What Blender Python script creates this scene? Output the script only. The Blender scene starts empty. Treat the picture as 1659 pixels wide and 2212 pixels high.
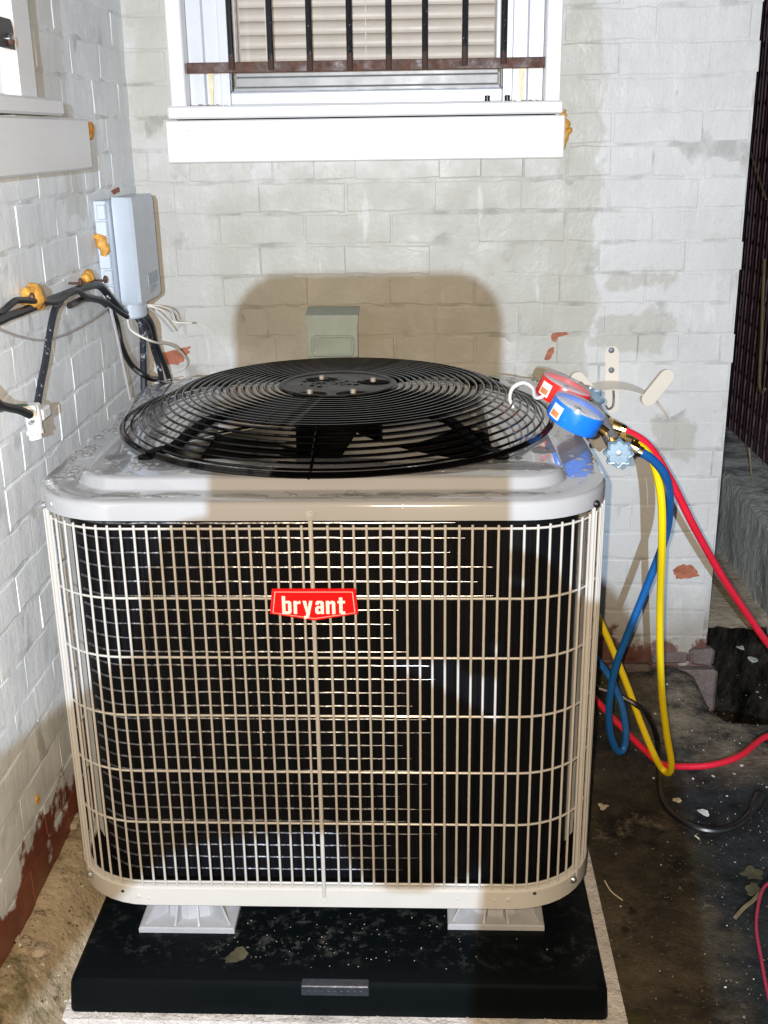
import bpy, math, random
from mathutils import Vector, Matrix, noise as mnoise
random.seed(7)
PI = math.pi
SC = bpy.context.scene
COL = SC.collection
V = Vector

# ------------------------------------------------------------------ camera, world, lights, exposure
cam = bpy.data.cameras.new('camera')
cam_ob = bpy.data.objects.new('camera', cam); COL.objects.link(cam_ob)
CP, CR, CY, CH = .3275, -.0146, -.0403, 1.3944
cam.sensor_fit = 'HORIZONTAL'; cam.sensor_width = 36.0
cam.lens = 36.0*2400/1659
cam.clip_start = .01; cam.clip_end = 400
fwd = V((math.sin(CY)*math.cos(CP), math.cos(CY)*math.cos(CP), -math.sin(CP)))
rt = V((math.cos(CY), -math.sin(CY), 0)); up = rt.cross(fwd)
r2 = rt*math.cos(CR)+up*math.sin(CR); u2 = up*math.cos(CR)-rt*math.sin(CR)
Mx = Matrix((r2, u2, -fwd)).transposed().to_4x4(); Mx.translation = V((0, 0, CH))
cam_ob.matrix_world = Mx
SC.camera = cam_ob

world = bpy.data.worlds.new('World'); SC.world = world; world.use_nodes = True
wn = world.node_tree
bg = wn.nodes['Background']
sky = wn.nodes.new('ShaderNodeTexSky'); sky.sky_type = 'NISHITA'; sky.sun_disc = False
sky.sun_elevation = math.radians(-4); sky.sun_rotation = math.radians(200)
wn.links.new(sky.outputs[0], bg.inputs[0]); bg.inputs[1].default_value = .05

def lamp(name, loc, target, power, color, radius, cone, blend):
    l = bpy.data.lights.new(name, 'SPOT'); l.energy = power; l.color = color
    l.shadow_soft_size = radius; l.spot_size = math.radians(cone); l.spot_blend = blend
    o = bpy.data.objects.new(name, l); COL.objects.link(o); o.location = loc
    o.rotation_euler = (V(target)-V(loc)).to_track_quat('-Z', 'Y').to_euler()
    return o
# the photograph is lit by the phone's own warm flash and by a cool head lamp worn behind it (the phone's shadow lies on the wall)
lamp('phone_flash', (-.022, .006, 1.402), (-.1, 2.5, .55), 184, (1.0, .79, .56), .004, 112, .2)
lamp('head_lamp', (-.0115, -.895, 1.532), (-.1, 2.7, .95), 470, (.635, .80, 1.0), .0045, 105, .2)

vs = SC.view_settings
SC.display_settings.display_device = 'sRGB'
vs.view_transform = 'Standard'; vs.look = 'None'; vs.exposure = 0; vs.gamma = 1; vs.use_curve_mapping = False

# ------------------------------------------------------------------ photo pixel (1659 wide) -> point on a world plane
def ray(px, py): return fwd + r2*((px-829.5)/2400) - u2*((py-1106)/2400)
CAM = V((0, 0, CH))
def onY(px, py, y): d = ray(px, py); return CAM + d*(y/d.y)
def onX(px, py, x): d = ray(px, py); return CAM + d*(x/d.x)
def onZ(px, py, z): d = ray(px, py); return CAM + d*((z-CH)/d.z)

# ------------------------------------------------------------------ object helpers
def put(o, parent=None, label=None, cat=None, group=None, kind=None):
    if o.name not in COL.objects: COL.objects.link(o)
    if parent: o.parent = parent
    if label: o['label'] = label
    if cat: o['category'] = cat
    if group: o['group'] = group
    if kind: o['kind'] = kind
    return o
def thing(name, loc, label, cat, group=None, kind=None):
    o = bpy.data.objects.new(name, None); o.location = loc; o.empty_display_size = .05
    return put(o, None, label, cat, group, kind)
def wloc(o):
    p = V((0, 0, 0))
    while o: p += o.location; o = o.parent
    return p

class MB:
    def __init__(s): s.v = []; s.f = []; s.m = []; s.mi = 0
    def add(s, vs_, fs):
        b = len(s.v); s.v += [V(p) for p in vs_]
        s.f += [tuple(b+i for i in f) for f in fs]; s.m += [s.mi]*len(fs); return s
    def box(s, a, b):
        x0, y0, z0 = a; x1, y1, z1 = b
        return s.add([(x0,y0,z0),(x1,y0,z0),(x1,y1,z0),(x0,y1,z0),(x0,y0,z1),(x1,y0,z1),(x1,y1,z1),(x0,y1,z1)],
            [(0,3,2,1),(4,5,6,7),(0,1,5,4),(1,2,6,5),(2,3,7,6),(3,0,4,7)])
    def bbox(s, a, b, c=.004):
        """box with every edge chamfered"""
        a = V(a); b = V(b); P = []
        for sx in (0,1):
            for sy in (0,1):
                for sz in (0,1):
                    cr = V((b.x if sx else a.x, b.y if sy else a.y, b.z if sz else a.z))
                    d = V((-c if sx else c, -c if sy else c, -c if sz else c))
                    P += [cr+V((0,d.y,d.z)), cr+V((d.x,0,d.z)), cr+V((d.x,d.y,0))]
        def id(sx,sy,sz,k): return (sx*4+sy*2+sz)*3+k
        F = []
        for sg in (0,1):
            q = [id(sg,0,0,0),id(sg,1,0,0),id(sg,1,1,0),id(sg,0,1,0)]; F.append(q if sg else q[::-1])
            q = [id(0,sg,0,1),id(0,sg,1,1),id(1,sg,1,1),id(1,sg,0,1)]; F.append(q if sg else q[::-1])
            q = [id(0,0,sg,2),id(1,0,sg,2),id(1,1,sg,2),id(0,1,sg,2)]; F.append(q if sg else q[::-1])
        for i in (0,1):
            for j in (0,1):
                F.append([id(i,j,0,0),id(i,j,1,0),id(i,j,1,1),id(i,j,0,1)])
                F.append([id(i,0,j,0),id(i,1,j,0),id(i,1,j,2),id(i,0,j,2)])
                F.append([id(0,i,j,1),id(1,i,j,1),id(1,i,j,2),id(0,i,j,2)])
        for k in range(8): F.append([k*3,k*3+1,k*3+2])
        return s.add(P, F)
    def tube(s, pts, r, n=8, closed=False, caps=True):
        pts = [V(p) for p in pts]; N = len(pts); R = r if isinstance(r, (list, tuple)) else [r]*N
        P = []; F = []; nrm = None
        for i, p in enumerate(pts):
            if closed: t = pts[(i+1)%N]-pts[i-1]
            else: t = pts[min(i+1,N-1)]-pts[max(i-1,0)]
            t.normalize()
            if nrm is None:
                nrm = t.cross(V((0,0,1)))
                if nrm.length < .05: nrm = t.cross(V((1,0,0)))
            nrm = nrm - t*nrm.dot(t); nrm.normalize(); bn = t.cross(nrm)
            for k in range(n):
                a = 2*PI*k/n; P.append(p+(nrm*math.cos(a)+bn*math.sin(a))*R[i])
        M = N if closed else N-1
        for i in range(M):
            j = (i+1)%N
            for k in range(n):
                l = (k+1)%n; F.append((i*n+k, i*n+l, j*n+l, j*n+k))
        if caps and not closed:
            F.append(tuple(range(n))[::-1]); F.append(tuple((N-1)*n+k for k in range(n)))
        return s.add(P, F)
    def cyl(s, a, b, r, n=16, r1=None): return s.tube([a, b], [r, r if r1 is None else r1], n)
    def lathe(s, prof, n=32, mat=Matrix(), cap0=True, cap1=True):
        P = []; F = []
        for (r, z) in prof:
            for k in range(n):
                a = 2*PI*k/n; P.append(mat @ V((r*math.cos(a), r*math.sin(a), z)))
        for i in range(len(prof)-1):
            for k in range(n):
                l = (k+1)%n; F.append((i*n+k, i*n+l, (i+1)*n+l, (i+1)*n+k))
        if cap0: F.append(tuple(range(n))[::-1])
        if cap1: F.append(tuple((len(prof)-1)*n+k for k in range(n)))
        return s.add(P, F)
    def loft(s, rings, cap0=True, cap1=True, close=True):
        n = len(rings[0]); P = [p for r in rings for p in r]; F = []
        for i in range(len(rings)-1):
            for k in range(n if close else n-1):
                l = (k+1)%n; F.append((i*n+k, i*n+l, (i+1)*n+l, (i+1)*n+k))
        if cap0: F.append(tuple(range(n))[::-1])
        if cap1: F.append(tuple((len(rings)-1)*n+k for k in range(n)))
        return s.add(P, F)
    def prism(s, poly, vec):
        v = V(vec); a = [V(p) for p in poly]; return s.loft([a, [p+v for p in a]])
    def sphere(s, c, r, n=10, m=6, sc=(1,1,1), jit=0, seed=0):
        c = V(c); rings = []
        for i in range(1, m):
            t = PI*i/m; ring = []
            for k in range(n):
                a = 2*PI*k/n; d = V((math.sin(t)*math.cos(a), math.sin(t)*math.sin(a), -math.cos(t)))
                q = 1+jit*mnoise.noise(d*1.7+V((seed*3.1, seed, 0)))
                ring.append(c+V((d.x*sc[0], d.y*sc[1], d.z*sc[2]))*r*q)
            rings.append(ring)
        b = len(s.v); s.loft(rings, False, False)
        lo = c-V((0,0,r*sc[2])); hi = c+V((0,0,r*sc[2])); e = len(s.v); s.v += [lo, hi]
        for k in range(n):
            l = (k+1)%n
            s.f.append((e, b+l, b+k)); s.f.append((e+1, b+(m-2)*n+k, b+(m-2)*n+l)); s.m += [s.mi]*2
        return s
    def mesh(s, name, mats, org=V((0,0,0)), smooth=True, ang=35):
        me = bpy.data.meshes.new(name)
        me.from_pydata([tuple(p-org) for p in s.v], [], s.f)
        for m in (mats if isinstance(mats, list) else [mats]): me.materials.append(m)
        if isinstance(mats, list): me.polygons.foreach_set('material_index', s.m)
        if smooth:
            me.polygons.foreach_set('use_smooth', [True]*len(me.polygons))
            me.set_sharp_from_angle(angle=math.radians(ang))
        me.update(); return me
    def build(s, name, mats, parent=None, smooth=True, ang=35, loc=None, **tags):
        org = wloc(parent) if parent else (V(loc) if loc is not None else V((0,0,0)))
        if parent and loc is not None: org = V(loc)
        o = bpy.data.objects.new(name, s.mesh(name, mats, org, smooth, ang))
        if parent:
            if loc is not None: o.location = V(loc)-wloc(parent)
        else: o.location = org
        return put(o, parent, **tags)

def spline(pts, step=6):
    """Catmull-Rom through the points"""
    p = [V(q) for q in pts]; p = [p[0]*2-p[1]]+p+[p[-1]*2-p[-2]]; out = []
    for i in range(1, len(p)-2):
        for k in range(step):
            t = k/step; a, b, c, d = p[i-1:i+3]
            out.append(.5*((2*b)+(c-a)*t+(2*a-5*b+4*c-d)*t*t+(3*b-a-3*c+d)*t**3))
    out.append(p[-2]); return out
def rrect(x0, x1, y0, y1, r, z, seg=8):
    out = []
    for cx_, cy_, a0 in ((x1-r, y0+r, -PI/2), (x1-r, y1-r, 0), (x0+r, y1-r, PI/2), (x0+r, y0+r, PI)):
        for k in range(seg+1):
            a = a0+PI/2*k/seg; out.append(V((cx_+r*math.cos(a), cy_+r*math.sin(a), z)))
    return out

# ------------------------------------------------------------------ material helpers
class G:
    def __init__(s, name):
        s.mat = bpy.data.materials.new(name); s.mat.use_nodes = True; s.t = s.mat.node_tree
        s.p = s.t.nodes['Principled BSDF']
        s.pos = s.t.nodes.new('ShaderNodeNewGeometry').outputs['Position']
    def n(s, typ, ins=None, **props):
        nd = s.t.nodes.new('ShaderNode'+typ)
        for k, v in props.items(): setattr(nd, k, v)
        for k, v in (ins or {}).items():
            if isinstance(v, bpy.types.NodeSocket): s.t.links.new(v, nd.inputs[k])
            else: nd.inputs[k].default_value = v
        return nd
    def noise(s, scale, detail=4, rough=.6, vec=None, dist=0, off=0):
        v = vec if vec is not None else s.pos
        if off: v = s.n('VectorMath', {0: v, 1: (off, off*.7, off*1.3)}, operation='ADD').outputs[0]
        return s.n('TexNoise', {'Vector': v, 'Scale': scale, 'Detail': detail, 'Roughness': rough, 'Distortion': dist}).outputs[0]
    def scalev(s, sx, sy, sz, vec=None):
        return s.n('VectorMath', {0: vec if vec is not None else s.pos, 1: (sx, sy, sz)}, operation='MULTIPLY').outputs[0]
    def ramp(s, f, lo, hi, a=0., b=1.):
        return s.n('MapRange', {0: f, 1: lo, 2: hi, 3: a, 4: b}, clamp=True).outputs[0]
    def mth(s, op, a, b=0.): return s.n('Math', {0: a, 1: b}, operation=op).outputs[0]
    def mix(s, f, a, b):
        nd = s.n('Mix', data_type='RGBA')
        for i, v in ((0, f), (6, a), (7, b)):
            if isinstance(v, bpy.types.NodeSocket): s.t.links.new(v, nd.inputs[i])
            else: nd.inputs[i].default_value = v if i == 0 else (*v[:3], 1)
        return nd.outputs[2]
    def xyz(s):
        o = s.n('SeparateXYZ', {0: s.pos}).outputs; return o[0], o[1], o[2]
    def set(s, **kw):
        for k, v in kw.items():
            k = k.replace('_', ' ')
            if isinstance(v, bpy.types.NodeSocket): s.t.links.new(v, s.p.inputs[k])
            else:
                if k == 'Base Color': v = (*v[:3], 1)
                s.p.inputs[k].default_value = v
        return s
    def bump(s, h, strength=.3, dist=.01, prev=None):
        ins = {'Height': h, 'Strength': strength, 'Distance': dist}
        if prev: ins['Normal'] = prev
        b = s.n('Bump', ins).outputs[0]; s.t.links.new(b, s.p.inputs['Normal']); return b

def simple(name, col, rough=.5, metal=0., var=.12, scale=40, bump=0., coat=0., spec=None):
    g = G(name); f = g.noise(scale, 4)
    d = tuple(c*(1-var) for c in col); e = tuple(min(1, c*(1+var)) for c in col)
    g.set(Base_Color=g.mix(g.ramp(f, .3, .7), d, e), Roughness=g.ramp(g.noise(scale*.6, 3, off=3), .3, .7, rough*.85, min(1, rough*1.15)), Metallic=metal)
    if coat: g.set(Coat_Weight=coat, Coat_Roughness=.08)
    if spec is not None: g.set(Specular_IOR_Level=spec)
    if bump: g.bump(g.noise(scale*3, 4), bump, .002)
    return g.mat

def boxmask(g, c, h, soft, wob, wscale, seed):
    """1 inside a box with a wobbly brushed edge"""
    x, y, z = g.xyz(); n1 = g.noise(wscale, 5, .65, off=seed); n2 = g.noise(wscale*1.1, 5, .65, off=seed+5)
    out = None
    for ax, cc, hh, nn in ((x, c[0], h[0], n1), (y, c[1], h[1], n2), (z, c[2], h[2], n2)):
        if hh is None: continue
        d = g.mth('ABSOLUTE', g.mth('SUBTRACT', ax, cc))
        d = g.mth('ADD', d, g.mth('MULTIPLY', g.mth('SUBTRACT', nn, .5), wob))
        m = g.ramp(d, hh-soft, hh+soft, 1., 0.)
        out = m if out is None else g.mth('MULTIPLY', out, m)
    return out

def wall_material(name, left):
    g = G(name); x, y, z = g.xyz()
    def k_(c): return tuple(min(.89, v*f) for v, f in zip(c, (1.48, 1.56, 1.68))) if left else c  # left copy scaled paler and bluer, painting in the lamp light on it
    rnd = g.n('ObjectInfo').outputs['Random']
    base = g.mix(g.ramp(g.noise(2.2, 5, .6, dist=.3), .35, .65), k_((.50, .505, .495)), k_((.575, .58, .575)))
    side = g.mth('ADD', y if left else x, g.mth('MULTIPLY', g.mth('SUBTRACT', g.noise(7, 6, .7, off=33), .5), .16))
    if left:
        base = g.mix(g.ramp(g.noise(3, 6, .7, off=35), .50, .53, 0, .6), base, k_((.47, .475, .47)))
    else:
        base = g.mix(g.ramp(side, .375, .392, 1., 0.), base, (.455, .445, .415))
        base = g.mix(g.ramp(g.noise(3.4, 6, .72, off=35), .53, .55, 0, .55), base, (.56, .565, .56))
    base = g.mix(g.ramp(rnd, 0, 1, 0., .25), base, k_((.50, .495, .475)))
    base = g.mix(g.ramp(g.noise(9, 6, .7, off=2), .52, .68, 0, .45), base, k_((.60, .61, .60)))
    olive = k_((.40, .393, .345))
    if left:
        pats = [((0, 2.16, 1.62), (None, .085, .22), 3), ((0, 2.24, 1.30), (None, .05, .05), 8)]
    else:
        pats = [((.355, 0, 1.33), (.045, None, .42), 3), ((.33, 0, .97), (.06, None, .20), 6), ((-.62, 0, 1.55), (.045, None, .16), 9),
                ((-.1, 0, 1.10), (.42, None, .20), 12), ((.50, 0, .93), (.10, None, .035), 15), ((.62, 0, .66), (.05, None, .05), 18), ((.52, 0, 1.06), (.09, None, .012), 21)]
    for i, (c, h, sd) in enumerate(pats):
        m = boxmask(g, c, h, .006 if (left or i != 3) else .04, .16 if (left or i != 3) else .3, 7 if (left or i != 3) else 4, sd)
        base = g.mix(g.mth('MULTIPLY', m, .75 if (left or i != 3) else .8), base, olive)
    # pale thick dribbles of paint
    drip = g.noise(1, 4, .6, vec=g.scalev(22, 22, 4.5), off=4)
    base = g.mix(g.ramp(drip, .66, .72, 0, .4), base, k_((.66, .67, .655)))
    dark = g.noise(26, 5, .7, off=9)
    base = g.mix(g.ramp(dark, .66, .72, 0, .35), base, (.30, .30, .28))
    # damp dirt creeping up from the ground
    dn = g.noise(5, 6, .7, off=11)
    dirt = g.ramp(g.mth('ADD', z, g.mth('MULTIPLY', g.mth('SUBTRACT', dn, .5), .35)), .02, .30, .85, 0.)
    base = g.mix(dirt, base, (.20, .165, .12))
    # bare brick at the foot
    bn = g.noise(9, 5, .65, off=17)
    top = .22 if left else .085
    k = g.mth('ADD', z, g.mth('MULTIPLY', g.mth('SUBTRACT', bn, .5), .42))
    bare = g.ramp(k, top-.012, top+.012, 1., 0.)
    rb = g.mix(g.ramp(g.noise(14, 5, off=21), .3, .7), (.10, .035, .025) if not left else (.13, .035, .024), (.24, .075, .04) if left else (.16, .09, .08))
    base = g.mix(bare, base, rb)
    g.set(Base_Color=base, Roughness=g.ramp(g.noise(12, 4, off=6), .3, .7, .34, .6))
    g.set(Specular_IOR_Level=.4)
    b1 = g.bump(g.noise(16, 3, .5, dist=.2), .10 if left else .16, .012)
    b2 = g.bump(drip, .25, .006, b1)
    b3 = g.bump(g.ramp(g.noise(42, 6, .72, off=61), .35, .75), .10 if left else .22, .003, b2)
    g.bump(g.noise(120, 4, .6), .25, .002, b3)
    return g.mat

M = {}
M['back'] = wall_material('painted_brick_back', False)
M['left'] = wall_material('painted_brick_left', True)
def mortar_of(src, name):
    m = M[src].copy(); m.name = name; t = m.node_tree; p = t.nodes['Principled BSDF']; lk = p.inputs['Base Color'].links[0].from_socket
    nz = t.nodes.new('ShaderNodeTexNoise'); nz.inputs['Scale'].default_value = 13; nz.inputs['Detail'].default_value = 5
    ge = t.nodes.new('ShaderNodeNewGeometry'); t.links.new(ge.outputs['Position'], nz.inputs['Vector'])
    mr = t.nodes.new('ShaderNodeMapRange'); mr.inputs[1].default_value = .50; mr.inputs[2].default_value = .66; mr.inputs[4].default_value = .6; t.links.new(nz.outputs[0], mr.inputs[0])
    mx = t.nodes.new('ShaderNodeMix'); mx.data_type = 'RGBA'; mx.blend_type = 'MULTIPLY'; mx.inputs[7].default_value = (.45, .44, .42, 1)  # broken joint shadow lines put into the mortar colour
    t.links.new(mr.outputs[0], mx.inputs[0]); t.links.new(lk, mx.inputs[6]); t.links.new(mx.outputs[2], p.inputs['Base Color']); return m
M['mortar_back'] = mortar_of('back', 'shaded_painted_mortar_back'); M['mortar_left'] = mortar_of('left', 'shaded_painted_mortar_left')
M['bare'] = simple('bare_brick', (.34, .115, .065), .8, 0, .3, 60, .3)
def trim_mat(name, col, chips):
    g = G(name)
    c = g.mix(g.ramp(g.noise(7, 5), .3, .7, 0, .5), col, tuple(v*.88 for v in col))
    c = g.mix(g.ramp(g.noise(1, 6, .7, vec=g.scalev(20, 20, 55)), .67, .70, 0, chips), c, (.28, .27, .25))
    c = g.mix(g.ramp(g.noise(1, 5, .7, vec=g.scalev(9, 9, 60), off=5), .6, .66, 0, .35), c, (.60, .62, .66))
    g.set(Base_Color=c, Roughness=.38); g.bump(g.noise(1, 4, vec=g.scalev(14, 14, 70)), .12, .004)
    return g.mat
M['trim'] = trim_mat('white_gloss_paint', (.74, .745, .75), .9)
M['vinyl'] = simple('white_vinyl', (.62, .635, .67), .3, 0, .03, 20)
M['stain'] = simple('rust_stain', (.72, .62, .40), .5, 0, .2, 60)
M['alu'] = simple('grey_sash', (.30, .305, .30), .4, 0, .1, 30)
M['blind'] = simple('blind_slat', (.53, .475, .41), .45, 0, .05, 20)
M['room'] = simple('dark_room', (.45, .40, .34), .9)
def clear(name, ior, rough):
    g = G(name); fr = g.n('Fresnel', {'IOR': ior}).outputs[0]; tr = g.n('BsdfTransparent').outputs[0]; gl = g.n('BsdfGlossy', {'Roughness': rough}).outputs[0]
    mx = g.n('MixShader', {0: fr, 1: tr, 2: gl}).outputs[0]; g.t.links.new(mx, g.t.nodes['Material Output'].inputs[0]); return g.mat
M['glass'] = clear('window_glass', 1.35, .01)
def rust_mat(name, blk, rst, lo, hi):
    g = G(name); f = g.ramp(g.noise(18, 6, .7), lo, hi)
    g.set(Base_Color=g.mix(f, blk, g.mix(g.ramp(g.noise(60, 4), .35, .65), rst, tuple(v*.45 for v in rst))), Roughness=g.ramp(f, 0, 1, .28, .85)); g.bump(g.noise(140, 4), .3, .002); return g.mat
M['rust'] = rust_mat('rusty_steel', (.06, .03, .025), (.13, .055, .032), .3, .6)
def bar_mat():
    g = G('black_bar_paint'); x, y, z = g.xyz()
    k = g.mth('ADD', z, g.mth('MULTIPLY', g.noise(40, 4), .05)); f = g.ramp(k, 1.585, 1.60, 1., 0.)
    sp = g.ramp(g.noise(160, 3), .68, .72, 0, .8)
    c = g.mix(sp, (.01, .011, .013), (.4, .42, .44)); c = g.mix(f, c, (.055, .028, .02))
    g.set(Base_Color=c, Roughness=g.ramp(f, 0, 1, .25, .8)); return g.mat
M['bar'] = bar_mat()
M['foam'] = simple('spray_foam', (.55, .28, .045), .55, 0, .3, 60, .4)
M['beige'] = simple('beige_enamel', (.47, .455, .425), .33, 0, .03, 12, 0, .5)
M['wire'] = simple('beige_wire_coating', (.42, .405, .38), .32, 0, .05, 20, 0, .3)
g = G('cap_enamel'); g.set(Base_Color=g.mix(g.ramp(g.noise(3, 4), .3, .7), (.305, .31, .325), (.335, .345, .36)), Roughness=g.ramp(g.noise(6, 3, off=4), .35, .65, .10, .20), Coat_Weight=1.0, Coat_Roughness=.03)
g.bump(g.noise(9, 2), .04, .01); M['cap'] = g.mat
M['black'] = simple('black_gloss_coating', (.0012, .0012, .0015), .085, 0, .1, 30, 0, 0, .42)
M['hubplate'] = simple('dark_hub_plate', (.022, .024, .028), .45, 0, .4, 50, .1)
M['fanblade'] = simple('fan_blade', (.22, .22, .21), .4, 0, .1, 20)
M['chrome'] = simple('zinc_steel', (.55, .56, .57), .3, .9, .12, 60)
M['plate'] = simple('galvanised_grey', (.38, .475, .475), .42, .0, .06, 30)
g = G('coil_fins'); w = g.noise(1, 2, .5, vec=g.scalev(420, 420, 3)); g.set(Base_Color=g.mix(g.ramp(w, .3, .7), (.0015, .0015, .002), (.005, .0055, .007)), Roughness=.45, Specular_IOR_Level=.08); g.bump(w, .3, .001); M['fins'] = g.mat
g = G('coil_tube'); w = g.noise(1, 3, .6, vec=g.scalev(90, 90, 5)); g.set(Base_Color=g.mix(g.ramp(w, .35, .65), (.12, .12, .13), (.32, .33, .35)), Roughness=g.ramp(w, .3, .7, .26, .40), Metallic=1.0)
g.bump(g.noise(1, 3, vec=g.scalev(130, 130, 20)), .3, .002); M['tube'] = g.mat
M['void'] = simple('inside_shade_black', (.002, .002, .002), .8, spec=.1)  # black that paints the shade inside the unit and its bolt recesses
def pad_mat():
    g = G('black_pad_plastic'); x, y, z = g.xyz()
    dn = g.noise(9, 6, .75); zone = g.mth('MULTIPLY', g.ramp(g.noise(4, 3, off=8), .42, .6), g.ramp(y, 1.47, 1.52))
    d = g.mth('MULTIPLY', g.ramp(g.noise(38, 6, .8, off=3), .52, .66), zone)
    c = g.mix(g.mth('MULTIPLY', d, .5), (.0022, .0035, .0042), (.10, .10, .095))
    c = g.mix(g.ramp(g.noise(300, 2, off=12), .79, .82, 0, .6), c, (.5, .5, .48))
    g.set(Base_Color=c, Roughness=g.ramp(d, 0, 1, .42, .85), Specular_IOR_Level=.08); g.bump(g.noise(260, 3), .2, .001); return g.mat
M['pad'] = pad_mat()
M['padlabel'] = simple('grey_pad_label', (.024, .027, .035), .4, 0, .3, 120, .2)
M['riser'] = simple('grey_riser_plastic', (.33, .335, .35), .5, 0, .08, 40, .1)
M['red'] = simple('red_badge_enamel', (.72, .006, .008), .3, 0, .02, 10)
M['white'] = simple('white_badge_print', (.85, .85, .86), .4, 0, .02, 10)
M['pink'] = simple('pale_badge_rim', (.85, .45, .42), .35, 0, .05, 10)
M['boxgrey'] = simple('grey_box_plastic', (.48, .54, .61), .27, 0, .04, 14, .05)
M['boxmark'] = simple('box_embossing', (.36, .42, .49), .5, 0, .05, 14)
def cable_mat(name, col, spk, amt):
    g = G(name); f = g.ramp(g.noise(70, 4, .7), amt, amt+.06)
    g.set(Base_Color=g.mix(f, col, spk), Roughness=.42); return g.mat
M['cable'] = cable_mat('black_cable_jacket', (.012, .014, .018), (.26, .28, .3), .66)
M['cableclean'] = simple('clean_black_cable', (.01, .01, .011), .35, 0, .2, 60)
M['paintedcable'] = cable_mat('paint_smeared_cable', (.02, .022, .03), (.36, .37, .39), .60)
M['whitewire'] = simple('white_wire', (.62, .60, .55), .45)
M['greywire'] = simple('grey_wire', (.40, .39, .40), .5)
M['greenwire'] = simple('green_wire', (.03, .12, .09), .4)
M['fitting'] = simple('white_fitting', (.70, .70, .70), .35)
M['hred'] = simple('red_hose_rubber', (.62, .012, .035), .42, 0, .08, 60)
M['hyel'] = cable_mat('yellow_hose_rubber', (.80, .60, .006), (.25, .20, .03), .66)
M['hblu'] = simple('blue_hose_rubber', (.008, .10, .33), .4, 0, .08, 60)
M['gred'] = simple('red_gauge_case', (.75, .02, .015), .3)
M['gblu'] = simple('blue_gauge_case', (.008, .16, .72), .3)
M['dial'] = simple('gauge_dial', (.8, .84, .86), .5)
M['dialr'] = simple('gauge_dial_red', (.75, .45, .42), .5)
M['needle'] = simple('needle_black', (.02, .02, .02), .5)
M['knob'] = simple('blue_grey_valve_knob', (.11, .17, .22), .4, .2, .15, 50, .1)
M['brass'] = simple('brass', (.62, .40, .13), .28, 1., .15, 70)
M['manifold'] = simple('manifold_alloy', (.28, .30, .33), .4, .7, .1, 60)
M['cream'] = rust_mat('cream_enamel', (.70, .64, .55), (.30, .12, .03), .72, .78)
M['rivet'] = simple('lead_rivet', (.16, .17, .2), .5, .4)
M['slat'] = simple('maroon_slat', (.020, .005, .008), .55, 0, .3, 20)
M['chain'] = simple('dull_fence_wire', (.17, .105, .115), .5, .2, .3, 30)
M['stem'] = simple('dry_stem', (.12, .09, .045), .8, 0, .3, 30)
M['straw'] = simple('pale_straw', (.5, .44, .3), .7, 0, .2, 30)
M['leafg'] = simple('olive_dead_leaf', (.050, .046, .022), .7, 0, .3, 40)
M['leafp'] = simple('pale_dead_leaf', (.50, .44, .32), .6, 0, .2, 40)
M['grains'] = conc_mat('ground_grit', (.03, .024, .016), (.16, .13, .09), .1, .3) if False else simple('ground_grit', (.085, .068, .045), .8, 0, .75, 45)
M['chips'] = simple('paint_chip', (.55, .55, .53), .6, 0, .2, 40)
M['stick'] = simple('black_stick', (.012, .013, .015), .6)
M['redwire'] = simple('dark_red_wire', (.28, .02, .05), .4)
def conc_mat(name, a, b, moss, dark):
    g = G(name)
    c = g.mix(g.ramp(g.noise(4, 6, .7), .3, .7), a, b)
    c = g.mix(g.ramp(g.noise(6, 6, .75, off=5), .5, .62, 0, moss), c, (.055, .07, .045))
    c = g.mix(g.ramp(g.noise(1, 5, .7, vec=g.scalev(9, 9, 2.5), off=9), .52, .66, 0, dark), c, (.03, .032, .03))
    c = g.mix(g.ramp(g.noise(70, 4, .7, off=3), .66, .7, 0, .6), c, (.04, .04, .04))
    g.set(Base_Color=c, Roughness=g.ramp(g.noise(9, 4, off=7), .3, .7, .45, .85))
    b = g.bump(g.noise(22, 6, .7), .8, .016); g.bump(g.noise(150, 4), .4, .003, b); return g.mat
M['mossy'] = conc_mat('mossy_concrete', (.33, .36, .345), (.58, .60, .58), .45, .7)
M['block'] = conc_mat('tan_concrete', (.30, .25, .18), (.40, .34, .26), .1, .3)
M['oldbrick'] = conc_mat('old_dark_brick', (.085, .06, .055), (.21, .165, .15), .15, .5)
M['slab'] = conc_mat('slab_concrete', (.44, .42, .40), (.60, .57, .54), .05, .35)
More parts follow.
